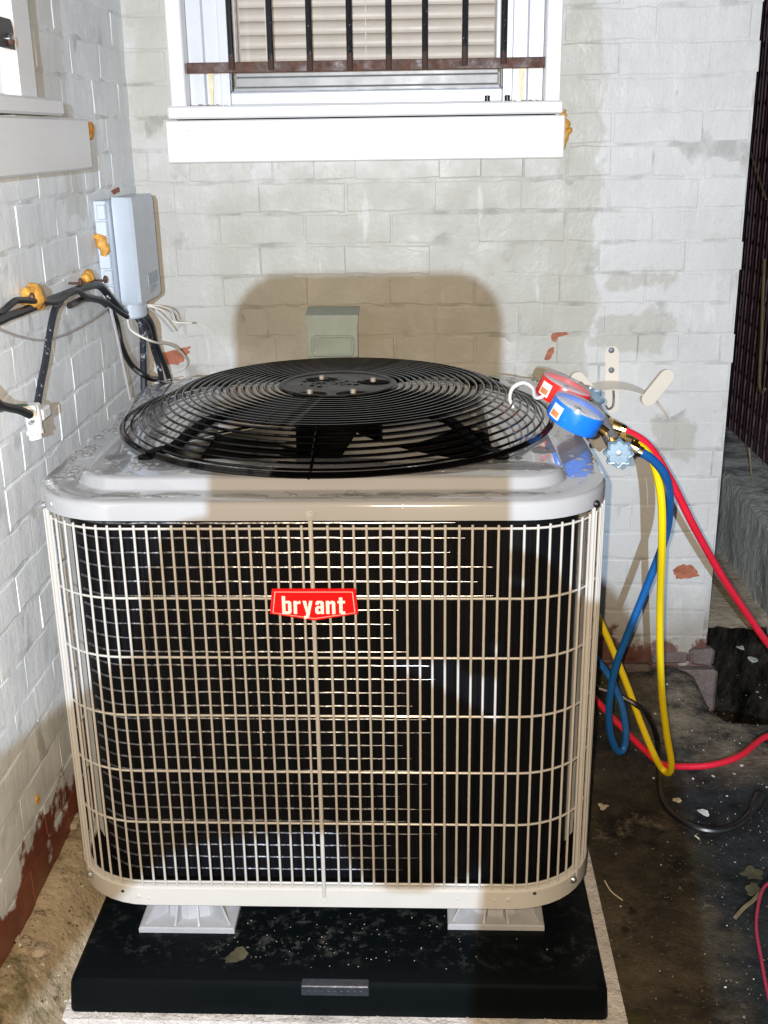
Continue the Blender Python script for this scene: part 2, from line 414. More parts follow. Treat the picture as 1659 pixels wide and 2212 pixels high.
def ground_mat():
    g = G('wet_dirty_ground'); x, y, z = g.xyz()
    wx = g.mth('ADD', x, g.mth('MULTIPLY', g.mth('SUBTRACT', g.noise(5, 5, .65, off=31), .5), .22))
    brown = g.mix(g.ramp(g.noise(3.2, 7, .72), .35, .68), (.011, .009, .006), (.092, .074, .048))
    brown = g.mix(g.ramp(g.noise(2.4, 5, .6, off=4), .47, .62, 0, .85), brown, (.060, .060, .016))
    brown = g.mix(g.ramp(g.noise(11, 6, .7, off=8), .58, .66, 0, .85), brown, (.010, .009, .007))
    brown = g.mix(g.ramp(g.noise(8, 6, .7, off=14), .60, .70, 0, .8), brown, (.20, .165, .12))
    brown = g.mix(g.ramp(g.noise(4.5, 6, .7, off=44), .55, .62, 0, .9), brown, (.009, .008, .006))
    tan = g.mix(g.ramp(g.noise(7, 7, .75, off=2), .3, .7), (.26, .20, .125), (.50, .42, .30))
    tan = g.mix(g.ramp(g.noise(5, 5, .7, off=15), .55, .66, 0, .8), tan, (.09, .085, .03))
    tan = g.mix(g.ramp(g.noise(16, 6, .7, off=19), .60, .66, 0, .85), tan, (.02, .017, .012))
    c = g.mix(g.ramp(wx, -.52, -.40, 1., 0.), brown, tan)
    lamplit = g.mix(g.ramp(g.noise(12, 6, .75, off=6), .35, .7), (.004, .0055, .0065), (.028, .033, .036))
    c = g.mix(g.ramp(wx, .50, .57), c, lamplit)  # dark ground at right, with bluish head lamp light put into its colour
    # pale crumbly patch by the wall end
    far = g.mth('MULTIPLY', g.ramp(g.mth('ADD', y, g.mth('MULTIPLY', g.noise(6, 5, off=12), .3)), 2.32, 2.5), g.ramp(wx, .45, .60))
    c = g.mix(g.mth('MULTIPLY', far, g.ramp(g.noise(9, 6, .75, off=23), .35, .6)), c, (.23, .19, .14))
    pit = g.mth('MULTIPLY', g.ramp(g.mth('ADD', wx, g.mth('MULTIPLY', g.mth('SUBTRACT', g.noise(13, 6, .75, off=81), .5), .16)), .72, .79), g.ramp(y, 2.42, 2.52))
    c = g.mix(pit, c, g.mix(g.ramp(g.noise(14, 6, .75, off=52), .4, .75), (.004, .004, .004), (.075, .068, .055)))
    c = g.mix(g.ramp(g.noise(48, 8, .82, off=71), .50, .64, 0, .75), c, g.mix(.5, c, (.0, .0, .0)))
    c = g.mix(g.ramp(g.noise(75, 7, .8, off=77), .60, .68, 0, .55), c, (.16, .14, .105))
    c = g.mix(g.ramp(g.noise(150, 3, .6, off=27), .70, .74, 0, .8), c, (.35, .34, .30))
    g.set(Base_Color=c, Roughness=g.ramp(g.noise(5, 5, off=40), .35, .65, .42, .85), Specular_IOR_Level=.22)
    b = g.bump(g.noise(14, 7, .7), .6, .02); g.bump(g.noise(110, 5, .7), .5, .004, b); return g.mat
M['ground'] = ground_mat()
g = G('water'); fr = g.n('Fresnel', {'IOR': 1.16}).outputs[0]; tr = g.n('BsdfTransparent').outputs[0]; df = g.n('BsdfTranslucent', {'Color': (.9, .9, .9, 1)}).outputs[0]; d2 = g.n('BsdfDiffuse', {'Color': (.9, .9, .9, 1)}).outputs[0]
m1 = g.n('MixShader', {0: .5, 1: df, 2: d2}).outputs[0]; m2 = g.n('MixShader', {0: .24, 1: tr, 2: m1}).outputs[0]; gl = g.n('BsdfGlossy', {'Roughness': .03}).outputs[0]  # white diffuse paints in the light that the drops gather
g.t.links.new(g.n('MixShader', {0: fr, 1: m2, 2: gl}).outputs[0], g.t.nodes['Material Output'].inputs[0]); M['water'] = g.mat
M['cloth'] = simple('dark_cloth', (.02, .022, .03), .9)
M['skin'] = simple('skin', (.42, .25, .17), .5)
M['phone'] = simple('phone_case', (.012, .012, .013), .5)
g = G('lens_hazed'); tr = g.n('BsdfTransparent').outputs[0]; df = g.n('BsdfDiffuse', {'Color': (.75, .78, .82, 1)}).outputs[0]; gl = g.n('BsdfGlossy', {'Roughness': .05}).outputs[0]
m1 = g.n('MixShader', {0: .3, 1: tr, 2: df}).outputs[0]; g.t.links.new(g.n('MixShader', {0: .08, 1: m1, 2: gl}).outputs[0], g.t.nodes['Material Output'].inputs[0]); M['lens'] = g.mat  # pale haze painted into the lens to lift its dark reflection
M['sticker'] = simple('white_sticker', (.75, .74, .72), .5); M['stickerorange'] = simple('orange_sticker', (.6, .22, .08), .5)
M['ink'] = simple('dark_ink', (.05, .05, .05), .6)

# ------------------------------------------------------------------ ground
XL, D, XE = -.6874, 2.716, .745     # left wall face, back wall face, back wall's free end
def sm(a, b, x):
    t = max(0, min(1, (x-a)/(b-a))); return t*t*(3-2*t)
def gh(x, y):
    h = .010*mnoise.fractal(V((x*5, y*5, 0)), 1., 2., 4)+.004*mnoise.noise(V((x*24, y*24, 3)))
    h += .125*(1-sm(XL+.01, XL+.15+.05*mnoise.noise(V((y*5, 1, 0))), x))*(1-sm(2.0, 2.3, y)*.6)
    h += .03*sm(2.35, 2.7, y)*sm(.35, .45, x)*(1-sm(.66, .76, x))
    h += .022*mnoise.fractal(V((x*15, y*15, 7)), 1., 2., 3)*sm(.70, .80, x)*sm(2.45, 2.62, y)
    h -= .17*sm(.70, .80, x)*sm(2.45, 2.62, y)*(1-sm(3.6, 4.2, y))*(1-sm(.84, .95, x)*1.35)
    return min(h, .036) if -.57 < x < .34 and 1.40 < y < 2.6 else h
def onG(px, py):
    z = 0
    for _ in range(30): p = onZ(px, py, z); z += (gh(p.x, p.y)-z)*.5
    return onZ(px, py, z)
def axis(lo, hi, st, far0, far1):
    a = []; x = lo
    while x < hi: a.append(x); x += st
    o = [far0, far0*.3+lo*.7 if far0 < lo else lo]
    o = sorted([lo-(lo-far0)*(k/6)**2.2 for k in range(1, 7)])+a+[hi+(far1-hi)*(k/6)**2.2 for k in range(0, 7)]
    return o
xs = axis(-.95, 1.3, .02, -40, 40); ys = axis(.9, 4.3, .02, -40, 60)
mb = MB()
mb.add([(x, y, gh(x, y)) for y in ys for x in xs], [(j*len(xs)+i, j*len(xs)+i+1, (j+1)*len(xs)+i+1, (j+1)*len(xs)+i) for j in range(len(ys)-1) for i in range(len(xs)-1)])
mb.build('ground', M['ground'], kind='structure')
mb = MB()
edge = []
pr = rrect(-.605, .323, 1.425, 2.55, .006, 0, 2)
mb.loft([[V((p.x, p.y, -.03)) for p in pr], [V((p.x, p.y, .034)) for p in pr], [V((p.x*.996, p.y*.999+.002, .040)) for p in pr]])
mb.build('concrete_slab', M['slab'], kind='structure')

# ------------------------------------------------------------------ brick walls
KZ, JT = .0731, .0050
def brick_mesh(name, L, seed, mat):
    rnd = random.Random(seed); H = KZ-JT; c = .0035
    def j(a): return rnd.uniform(-a, a)
    mb = MB(); n = 8 if L > .15 else 4
    def outline(ins):
        P = []
        for k in range(n): P.append([-L/2+ins+(L-2*ins)*k/(n-1), ins])
        for k in range(n): P.append([L/2-ins-(L-2*ins)*k/(n-1), H-ins])
        return P
    o, i_ = outline(0), outline(c)
    wob = [(j(.0012), j(.0015) if rnd.random() < .7 else j(.0034)) for _ in o]
    ring0 = [V((p[0], .05, p[1])) for p in o]
    i_ = [[math.copysign(L/2-c*.45, p[0]) if k_ in (0, n-1, n, 2*n-1) else p[0], p[1]] for k_, p in enumerate(i_)]
    ring1 = [V((p[0]+w[0], .0012, p[1]+w[1])) for p, w in zip(o, wob)]
    ring2 = [V((p[0]+w[0], j(.0008), p[1]+w[1])) for p, w in zip(i_, wob)]
    mb.loft([ring0, ring1, ring2], True, False)
    b = len(mb.v); N = len(o)
    m0 = len(mb.v)-N
    for k in range(n-1):
        mb.f.append((m0+k, m0+k+1, m0+N-2-k, m0+N-1-k)); mb.m.append(0)
    return mb.mesh(name, mat, V((0, 0, 0)), True, 10)
def brick_wall(root, mat, left, u0, u1, z0, z1, holes, jag):
    rnd = random.Random(11 if left else 5)
    st = [brick_mesh('brick', .2, k, mat) for k in range(7)]; hd = [brick_mesh('brick', .095, 30+k, mat) for k in range(4)]
    base = wloc(root); cnt = 0
    i0 = math.floor((z0-1.5845)/KZ); i1 = math.ceil((z1-1.5845)/KZ)
    extra = MB()
    for i in range(i0, i1):
        zz = 1.5845+i*KZ+JT/2
        head = (i % 6 == 2)
        L = (.0985 if head else .205)+.0; off = ((i % 2)*.1025 if not head else .05)+rnd.uniform(-.012, .012)
        segs = [(u0, u1)]
        for (a, b, c, d) in holes:
            if zz+KZ*.5 > c and zz+KZ*.5 < d:
                segs = [s for (p, q) in segs for s in ((p, min(q, a)), (max(p, b), q)) if s[1]-s[0] > .02]
        u = u0-off
        while u < u1:
            for (p, q) in segs:
                a = max(u, p); b = min(u+L-.0022, q)
                if b-a > .02:
                    if b == q and q == u1 and jag: b += rnd.uniform(-.005, .006)
                    lb = b-a; me = rnd.choice(st if lb > .14 else hd)
                    o = bpy.data.objects.new('brick', me); put(o, root)
                    o.scale.x = lb/(.2 if lb > .14 else .095)
                    dp = rnd.gauss(0, .0005); cu = (a+b)/2
                    if left: o.location = V((XL+dp, cu, zz))-base; o.rotation_euler = (rnd.gauss(0, .003), 0, PI/2+rnd.gauss(0, .003))
                    else: o.location = V((cu, D-dp, zz))-base; o.rotation_euler = (rnd.gauss(0, .004), 0, rnd.gauss(0, .003))
                    cnt += 1
            u += L+rnd.uniform(-.004, .004)
    # mortar: slabs round the openings, face a little behind the bricks
    mb = MB(); rects = [(u0, u1, z0, z1)]
    for (a, b, c, d) in holes:
        rects = [r for (p, q, s, t) in rects for r in ((p, a, s, t), (b, q, s, t), (max(p, a), min(q, b), s, c), (max(p, a), min(q, b), d, t)) if r[1]-r[0] > .001 and r[3]-r[2] > .001]
    dm = .0012
    for (p, q, s, t) in rects:
        nu = max(2, int((q-p)/.03)); nz = max(2, int((t-s)/.024)); P = []
        for jz in range(nz+1):
            for ju in range(nu+1):
                uu = p+(q-p)*ju/nu; zz = s+(t-s)*jz/nz
                e = .0010*mnoise.noise(V((uu*18, zz*18, 5 if left else 2)))+.0006*mnoise.noise(V((uu*4.5, zz*4.5, 8 if left else 4)))+.0002
                if ju in (0, nu) or jz in (0, nz): e = 0
                P.append((XL-dm+e, uu, zz) if left else (uu, D+dm-e, zz))
        F = [(a*(nu+1)+b, a*(nu+1)+b+1, (a+1)*(nu+1)+b+1, (a+1)*(nu+1)+b) for a in range(nz) for b in range(nu)]
        if left: F = [f for f in F]
        mb.add(P, F)
        if left: mb.box((XL-.30, p, s), (XL-dm-.006, q, t))
        else: mb.box((p, D+dm+.006, s), (q, D+.30, t))
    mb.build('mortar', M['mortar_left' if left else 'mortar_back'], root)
    return cnt

wb = thing('brick_wall', (0, D+.02, 0), 'grey painted brick wall with the barred window, behind the condenser', 'wall')
HB = (-.578, .298, 1.338, 2.35)
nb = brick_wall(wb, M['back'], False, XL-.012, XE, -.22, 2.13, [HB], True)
wl = thing('brick_wall', (XL-.02, 2.0, 0), 'grey painted brick wall along the left side, with cables and bare brick at its foot', 'wall')
HL = (1.10, 1.955, 1.338, 2.35)
nl = brick_wall(wl, M['left'], True, .98, D+.008, -.1, 2.13, [HL], False)
# chips where the paint has come off and red brick shows: shallow ragged scabs
def chip(root, pts, axis_left, thick=.0014, name='bare_brick_patch'):
    mb = MB(); c = sum((V(p) for p in pts), V())/len(pts); out = []
    for i in range(len(pts)):
        a, b = V(pts[i]), V(pts[(i+1) % len(pts)])
        for k in range(6):
            q = a.lerp(b, k/6); q = c+(q-c)*(1+.22*mnoise.noise(q*150)+.14*mnoise.noise(q*420)); out.append(q)
    n = V((1, 0, 0)) if axis_left else V((0, -1, 0))
    base = [p-n*.004 for p in out]; topc = [c+(p-c)*.95+n*thick for p in out]; mid = [p+n*thick*.5 for p in out]
    mb.loft([base, mid, topc]); mb.build(name, M['bare'], root, False)
chip(wb, [onY(*p, D-.0015) for p in ((328, 752), (352, 762), (378, 756), (408, 748), (410, 760), (398, 778), (380, 788), (350, 786), (338, 770))], False)
chip(wb, [onY(*p, D-.0015) for p in ((1192, 720), (1222, 717), (1230, 722), (1206, 728), (1199, 741), (1191, 734))], False)
chip(wb, [onY(*p, D-.0015) for p in ((1183, 755), (1198, 748), (1196, 760), (1188, 778), (1176, 776))], False)
chip(wb, [onY(*p, D-.0015) for p in ((1452, 1232), (1470, 1220), (1496, 1220), (1510, 1244), (1488, 1250), (1462, 1250))], False)
chip(wl, [onX(*p, XL+.0015) for p in ((240, 412), (256, 405), (258, 414), (246, 420))], True)

# ------------------------------------------------------------------ back window (a part of the back wall)
x0, x1 = -.586, .306; zs = 1.462; zt = 2.30
mb = MB()
mb.bbox((x0, D-.012, zs-.002), (x0+.036, D+.10, zt), .003); mb.bbox((x1-.036, D-.012, zs-.002), (x1, D+.10, zt), .003)
mb.bbox((x0, D-.014, zt), (x1, D+.10, zt+.05), .003)
win = mb.build('window', M['trim'], wb)
mb = MB(); mb.bbox((x0-.004, D-.042, 1.434), (x1+.004, D+.10, zs), .004); mb.build('sill', M['trim'], win)
mb = MB(); mb.bbox((x0-.012, D-.034, 1.338), (x1+.010, D+.02, 1.431), .003); mb.build('apron_board', M['trim'], win)
xi0, xi1 = -.455, .178
for a, b in ((x0+.037, xi0), (xi1, x1-.037)):
    mb = MB(); lft = a < -.2
    w = b-a
    e = (.0, .36, .40, .74, .78, 1.0); dep = (.04, .04, .052, .052, .035, .035)
    P = []
    for k, (t, d_) in enumerate(zip(e, dep)):
        t2 = t if lft else 1-t
        P.append((a+w*t2, D+d_))
    if not lft: P = P[::-1]
    poly = [V((p[0], p[1], zs+.001)) for p in P]+[V((P[-1][0], D+.098, zs+.001)), V((P[0][0], D+.098, zs+.001))]
    mb.prism(poly, (0, 0, zt-zs-.002)); mb.build('jamb_track', M['vinyl'], win, True, 20)
mb = MB(); mb.bbox((xi0+.001, D+.030, zs+.001), (xi1-.001, D+.09, zs+.030), .003); mb.build('bottom_rail', M['vinyl'], win)
mb = MB(); mb.bbox((xi0+.006, D+.048, zs+.031), (xi1-.006, D+.085, zs+.040), .002)
mb.bbox((xi0+.010, D+.052, zs+.041), (xi1-.010, D+.085, zs+.062), .002); mb.bbox((xi0+.010, D+.056, zs+.063), (xi1-.010, D+.085, zs+.074), .002); mb.build('sash_rail', M['alu'], win)
mb = MB()
for a, b in ((xi0+.002, xi0+.005), (xi1-.005, xi1-.002)): mb.box((a, D+.034, zs+.031), (b, D+.05, zt-.01))
mb.box((xi0+.002, D+.034, zs+.0305), (xi1-.002, D+.047, zs+.0325)); mb.build('gasket', M['rivet'], win)
mb = MB()
mb.bbox((xi0+.006, D+.050, zs+.075), (xi0+.016, D+.085, zt-.01), .002); mb.bbox((xi1-.016, D+.050, zs+.075), (xi1-.006, D+.085, zt-.01), .002); mb.build('sash_stile', M['vinyl'], win)
mb = MB(); mb.box((xi0+.0165, D+.066, zs+.0745), (xi1-.0165, D+.069, zt-.012)); mb.build('pane', M['glass'], win, False)
for xa, w in ((-.505, .012), (.214, .014)):
    mb = MB(); mb.prism([V((xa, D+.0335, zs+.0745)), V((xa+w, D+.0335, zs+.0745)), V((xa+w*.9, D+.0335, zs+.03)), V((xa+w*.7, D+.0335, zs+.001)), V((xa+w*.25, D+.0335, zs+.001)), V((xa+w*.1, D+.0335, zs+.04))], (0, .0008, 0)); mb.build('rust_stain', M['stain'], win, False)
sl = None
for k in range(26):
    z = zs+.085+k*.0295
    if sl is None:
        mb = MB(); pf = [(0, -.017), (.005, -.009), (.0065, 0), (.005, .009), (0, .017)]
        rg = [[V((xx, D+.112-b*.30-a*.8, z-b*.88+a*.5)) for a, b in pf]+[V((xx, D+.1128-b*.30-a*.8, z-.0008-b*.88+a*.5)) for a, b in pf[::-1]] for xx in (xi0+.018, xi1-.018)]
        mb.loft(rg); sl = mb.build('slat', M['blind'], win, True, 50, loc=(0, D+.118, z))
    else:
        o = sl.copy(); put(o, win); o.location.z = sl.location.z+k*.0295
mb = MB()
for xx in (-.375, -.14, .085): mb.tube([(xx, D+.104, zs+.05), (xx, D+.104, zt)], .0011, 5)
mb.build('blind_cord', M['whitewire'], win)
mb = MB(); mb.box((x0+.04, D+.145, zs), (x1-.04, D+.155, zt)); mb.build('dark_backing', M['room'], win, False)

# security bars across the window
gr = thing('window_grille', (-.14, D-.004, 1.545), 'rusty window guard of eight black upright bars on a flat rail', 'window bars')
mb = MB(); zb = 1.5445
mb.bbox((-.548, D+.004, zb-.0115), (.271, D+.010, zb+.0115), .0012); mb.build('rail', M['rust'], gr)
for px, by in ((501, 150), (586, 151), (670, 153), (756, 152), (840, 150), (918, 149), (1004, 142), (1088, 137)):
    p = onY(px, by, D-.004)
    mb = MB(); mb.tube([(p.x, D-.0045, p.z), (p.x+.0005, D-.0045, p.z+.3), (p.x, D-.0045, zt-.02)], .0072, 10); mb.build('bar', M['bar'], gr)
for i, px in enumerate((1048, 1088)):
    p = onZ(px, 222, zs); mb = MB()
    mb.lathe([(.006, 0), (.006, .009), (.0065, .0095), (.0065, .012), (.005, .0135)], 12, Matrix.Translation(V((p.x, D-.012, zs))))
    mb.build('bolt_cap', M['cableclean'], loc=(p.x, D-.012, zs), label=('left black bolt cap standing on the white window sill under the bars', 'right black bolt cap standing on the white window sill under the bars')[i], cat='bolt cap', group='bolt caps on the window sill')
# rust-coloured litter and stains lying in the corners of the sill
mb = MB()
for k in range(60):
    xx = random.choice((random.uniform(-.545, -.46), random.uniform(.19, .268))); yy = D+random.uniform(.0, .028)
    a = random.uniform(0, PI); d_ = V((math.cos(a), math.sin(a)*.5, random.uniform(-.1, .5)))*random.uniform(.003, .008)
    c = V((xx, yy, zs+.0015)); mb.tube([c-d_*.4, c+d_], .0008, 4)
mb.build('sill_litter', M['stem'], label='bits of dry brown litter lying in the corners of the window sill', cat='litter', kind='stuff')

# ------------------------------------------------------------------ left window
yl = onX(83, 213, XL+.03).y; ysl = onX(138, 222, XL+.04).y; yap = onX(198, 330, XL+.034).y; mb = MB()
mb.bbox((XL-.10, yl-.085, zs-.002), (XL+.030, yl, zt), .003); mb.bbox((XL-.10, 1.10, zs-.002), (XL+.030, 1.18, zt), .003); mb.bbox((XL-.10, 1.10, zt), (XL+.03, yl, zt+.07), .003)
lw = mb.build('window', M['trim'], wl)
mb = MB(); mb.bbox((XL-.10, 1.05, 1.434), (XL+.040, ysl, zs), .004); mb.build('sill', M['trim'], lw)
mb = MB(); mb.bbox((XL-.02, 1.0, 1.338), (XL+.034, yap, 1.431), .004); mb.build('apron_board', M['trim'], lw)
mb = MB(); mb.bbox((XL-.07, 1.182, zs+.001), (XL+.004, yl-.087, zs+.06), .003); mb.bbox((XL-.07, yl-.14, zs+.061), (XL+.004, yl-.087, zt-.002), .003); mb.build('sash_frame', M['vinyl'], lw)
mb = MB(); mb.box((XL-.042, 1.183, zs+.0605), (XL-.038, yl-.141, zt-.003)); mb.build('pane', M['glass'], lw, False)
mb = MB(); mb.box((XL-.098, 1.183, zs), (XL-.09, yl-.088, zt)); mb.build('dark_backing', M['room'], lw, False)
# black bracket screwed to the frame
p0 = onX(0, 36, XL+.032); p1 = onX(30, 108, XL+.032)
bk = thing('bracket', (XL+.031, p1.y-.02, (p0.z+p1.z)/2), 'black steel bracket with two bolts screwed to the white frame of the left window', 'bracket')
mb = MB(); yb = p1.y
mb.prism([V((XL+.0305, yb-.07, p1.z)), V((XL+.0305, yb, p1.z)), V((XL+.0305, yb, p0.z-.012)), V((XL+.0305, yb-.008, p0.z)), V((XL+.0305, yb-.07, p0.z))], (.004, 0, 0)); mb.build('plate', M['cableclean'], bk)
for zz, m in ((p0.z-.03, 'chrome'), (p1.z+.012, 'rust')):
    mb = MB(); mb.lathe([(.0085, 0), (.0085, .003), (.006, .006), (0.001, .007)], 14, Matrix.Translation((XL+.0346, yb-.022, zz)) @ Matrix.Rotation(PI/2, 4, 'Y')); mb.build('bolt', M[m], bk)

# ------------------------------------------------------------------ air conditioning unit
UX, UY, W, R = -.1648, 1.5372, .89, .14
ux0, ux1, uy1 = UX-W/2, UX+W/2, UY+W
ac = thing('condenser_unit', (UX, UY+W/2, .173), 'beige air conditioning condenser with black domed fan guard and wire sides, wet on top', 'air conditioner')
def ring(ins, z, seg=10): return rrect(ux0+ins, ux1-ins, UY+ins, uy1-ins, R-ins if R-ins > .02 else .02, z, seg)
# cap: skirt, ledge, step, plateau with a round opening
ZL, ZP = .887, .9045
mb = MB()
rings = [ring(.006, .8585), ring(.0, .8582), ring(0, .8605), ring(0, .880), ring(.002, .8845), ring(.0065, ZL), ring(.030, ZL-.0008), ring(.058, ZL-.0012), ring(.062, ZL+.001), ring(.067, ZP-.004), ring(.072, ZP-.0006), ring(.082, ZP)]
mb.loft(rings, False, False)
b = len(mb.v)-len(rings[0]); nr = len(rings[0])
OC = V((UX+.004, UY+W/2, 0)); OR = .352
circ = []
for k in range(nr):
    p = rings[-1][k]; a = math.atan2(p.y-OC.y, p.x-OC.x); circ.append(a)
def cring(r, z): return [V((OC.x+r*math.cos(a), OC.y+r*math.sin(a), z)) for a in circ]
c0 = len(mb.v)
cr = [cring(OR+.008, ZP+.0004), cring(OR, ZP-.003), cring(OR-.006, ZP-.02), cring(OR-.006, ZP-.085)]
mb.loft(cr, False, False)
for k in range(nr):
    l = (k+1) % nr; mb.f.append((b+k, b+l, c0+l, c0+k)); mb.m.append(0)
cap = mb.build('top_cap', M['cap'], ac, True, 40)
# base pan rail
mb = MB()
rl = [ring(.010, .212), ring(.003, .2115), ring(0, .209), ring(0, .1765), ring(.003, .1735), ring(.03, .173), ring(.2, .176)]
mb.loft(rl[::-1], True, False); mb.loft([ring(.010, .212), ring(.013, .2118), ring(.014, .207)], False, False); base = mb.build('base_pan', M['beige'], ac, True, 40)
for px, py, r_ in ((300, 1936, .0042), (322, 1940, .0028), (1098, 1944, .0042), (1068, 1945, .003), (1155, 1930, .0032), (265, 1925, .003), (990, 1942, .0025)):
    p = onY(px, py, UY); mb = MB(); yy = UY
    for f in range(60):       # sit on the curved rail
        q = onY(px, py, yy)
        ex = max(0, (ux0+R)-q.x, q.x-(ux1-R)); need = UY+R-math.sqrt(max(0, R*R-ex*ex)); yy = need
    q = onY(px, py, yy-.0006)
    mb.sphere(q, r_, 10, 6, (1, .25, 1)); mb.build('rail_hole', M['hubplate'] if px in (1155, 265) else M['beige'], base)
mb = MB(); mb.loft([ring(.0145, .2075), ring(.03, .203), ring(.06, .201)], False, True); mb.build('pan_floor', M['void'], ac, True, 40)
# inside: coil block, tubes
mb = MB(); mb.loft([ring(.040, .205), ring(.040, .857)], True, False); mb.build('coil', M['fins'], ac, True, 40)
coil = ac.children[-1]
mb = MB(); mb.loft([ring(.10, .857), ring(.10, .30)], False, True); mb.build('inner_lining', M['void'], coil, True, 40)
tz = .2225; k = 0
def path_front(ins, xa, xb, z, n=26):
    """points along the front of the rounded box, from xa (negative side may run into the corner) to xb"""
    out = []; r = R-ins
    cx_ = ux0+R; a0 = PI*1.02
    for i in range(9): a = PI+PI/2*i/8; out.append(V((cx_+r*math.cos(a), UY+R+r*math.sin(a), z)))
    out = [p for p in out if p.x >= xa]
    for i in range(1, n+1): out.append(V((cx_+(xb-cx_)*i/n, UY+ins, z)))
    return out
rt_ = random.Random(3)
for k in range(27):
    z = .2225+k*.0238
    xb = rt_.uniform(-.06, .02) if z < .70 else rt_.uniform(.02, .13)
    mb = MB(); pts = path_front(.0385, ux0+.062, xb, z)
    pts = [p+V((0, rt_.uniform(-.0003, .0003), rt_.uniform(-.0006, .0006))) for p in pts]
    mb.tube(pts, [.0019]*(len(pts)-6)+[.0018, .0016, .0013, .001, .0007, .0004], 8); mb.build('coil_tube', M['tube'], coil)
for sx in (-1, 1):          # saw-toothed fin ends at the corners
    mb = MB(); xx = ux1-.040 if sx > 0 else ux0+.040; yy = UY+.135
    for k in range(150):
        z = .225+k*.0041; mb.tube([(xx, yy-.012, z), (xx+sx*.016, yy+.012, z+.003)], .0011, 4)
    mb.build('fin_edge', M['alu'], coil, kind='stuff')
# wire guard
gd = None
zh = [.2195, .335, .431, .532, .633, .732, .844]
mb = MB()
for z in zh: mb.tube(ring(.0055, z, 10), .0019, 6, True)
gd = mb.build('wire_guard', M['wire'], ac)
per = []
step = .0193
pth = ring(.0025, 0, 40); L = [0]
for i in range(len(pth)): L.append(L[-1]+(pth[(i+1) % len(pth)]-pth[i]).length)
tot = L[-1]; nw = int(tot/step); wm = None
def at_len(s):
    s %= tot
    for i in range(len(pth)):
        if L[i+1] >= s: return pth[i].lerp(pth[(i+1) % len(pth)], (s-L[i])/(L[i+1]-L[i]))
s_front = None
# start at the middle of the front (pth starts at front right corner arc; front side is the closing segment)
mid = tot-(W-2*R)/2
zb_, zt_ = .2135, .8505
mbw = MB().tube([(0, 0, zb_), (0, 0, zb_+.2), (0, 0, zt_-.2), (0, 0, zt_)], .00195, 7)
wm = mbw.mesh('guard_wire', M['wire'], V((0, 0, zb_)))
thick = MB().tube([(0, 0, .19), (0, 0, .86)], .0034, 9).mesh('guard_rod', M['wire'], V((0, 0, .19)))
bo = wloc(gd)
for k in range(nw):
    s = mid+k*tot/nw; p = at_len(s)
    if k == 0: continue
    if p.y > UY+.62: continue
    o = bpy.data.objects.new('guard_wire', wm); put(o, gd); o.location = V((p.x, p.y, zb_))-bo
    o.rotation_euler = (random.uniform(-.0012, .0012), random.uniform(-.0015, .0015), 0)
for px_ in (UX, ux0+.028, ux1-.028):
    yy = UY-.0005 if px_ == UX else UY+R-math.sqrt((R-.002)**2-(R-.028)**2)
    o = bpy.data.objects.new('guard_rod', thick); put(o, gd); o.location = V((px_ if px_ != UX else -.1705, yy, .19))-bo
for (xx, zz) in ((-.1705, .869), (-.1705, .192)):
    mb = MB(); mb.lathe([(.0062, 0), (.0062, .0012), (.0038, .0016), (.0038, .0042), (.001, .0048)], 12, Matrix.Translation((xx, UY-.0015, zz)) @ Matrix.Rotation(PI/2, 4, 'X')); mb.build('screw', M['riser'] if zz > .5 else M['beige'], ac)
for sx in (-1, 1):
    xx = UX+sx*(W/2-.033); yy = UY+.049
    mb = MB(); mb.lathe([(.006, 0), (.006, .002), (.003, .005)], 10, Matrix.Translation((xx+sx*.006, yy-.002, .868)) @ Matrix.Rotation(PI/2, 4, 'X') @ Matrix.Rotation(sx*.7, 4, 'Y')); mb.build('screw', M['chrome'] if sx < 0 else M['cableclean'], ac)
    mb = MB(); mb.lathe([(.007, 0), (.007, .002), (.004, .006)], 10, Matrix.Translation((xx-sx*.002, UY+.045, .203)) @ Matrix.Rotation(PI/2, 4, 'X') @ Matrix.Rotation(sx*.7, 4, 'Y')); mb.build('screw', M['chrome'], ac)
# badge
BY = UY-.0035
def bz(px, py, y): p = onY(px, py, y); return (p.x, p.z)
cor = [(587, 1273), (768, 1273), (774, 1326), (680, 1341), (583, 1326)]
cor = [bz(px, py, BY-.004) for px, py in cor]
cc = (sum(c[0] for c in cor)/5, sum(c[1] for c in cor)/5)
def shrink(a): return [(cc[0]+(c[0]-cc[0])*(1-a), cc[1]+(c[1]-cc[1])*(1-a*2.1)) for c in cor]
def pl(cs, y): return [V((c[0], y, c[1])) for c in cs][::-1]
mb = MB(); mb.loft([pl(cor, BY), pl(cor, BY-.0035), pl(shrink(.02), BY-.0045)]); bd = mb.build('badge', M['red'], ac, False)
mb = MB(); a, b_ = pl(shrink(.065), BY-.0049), pl(shrink(.085), BY-.0049)
for i in range(5):
    j = (i+1) % 5; mb.add([a[i], a[j], b_[j], b_[i]]+[p+V((0, .0006, 0)) for p in (a[i], a[j], b_[j], b_[i])], [(0, 1, 2, 3), (4, 7, 6, 5), (0, 4, 5, 1), (2, 6, 7, 3)])
mb.build('badge_border', M['pink'], bd, False)
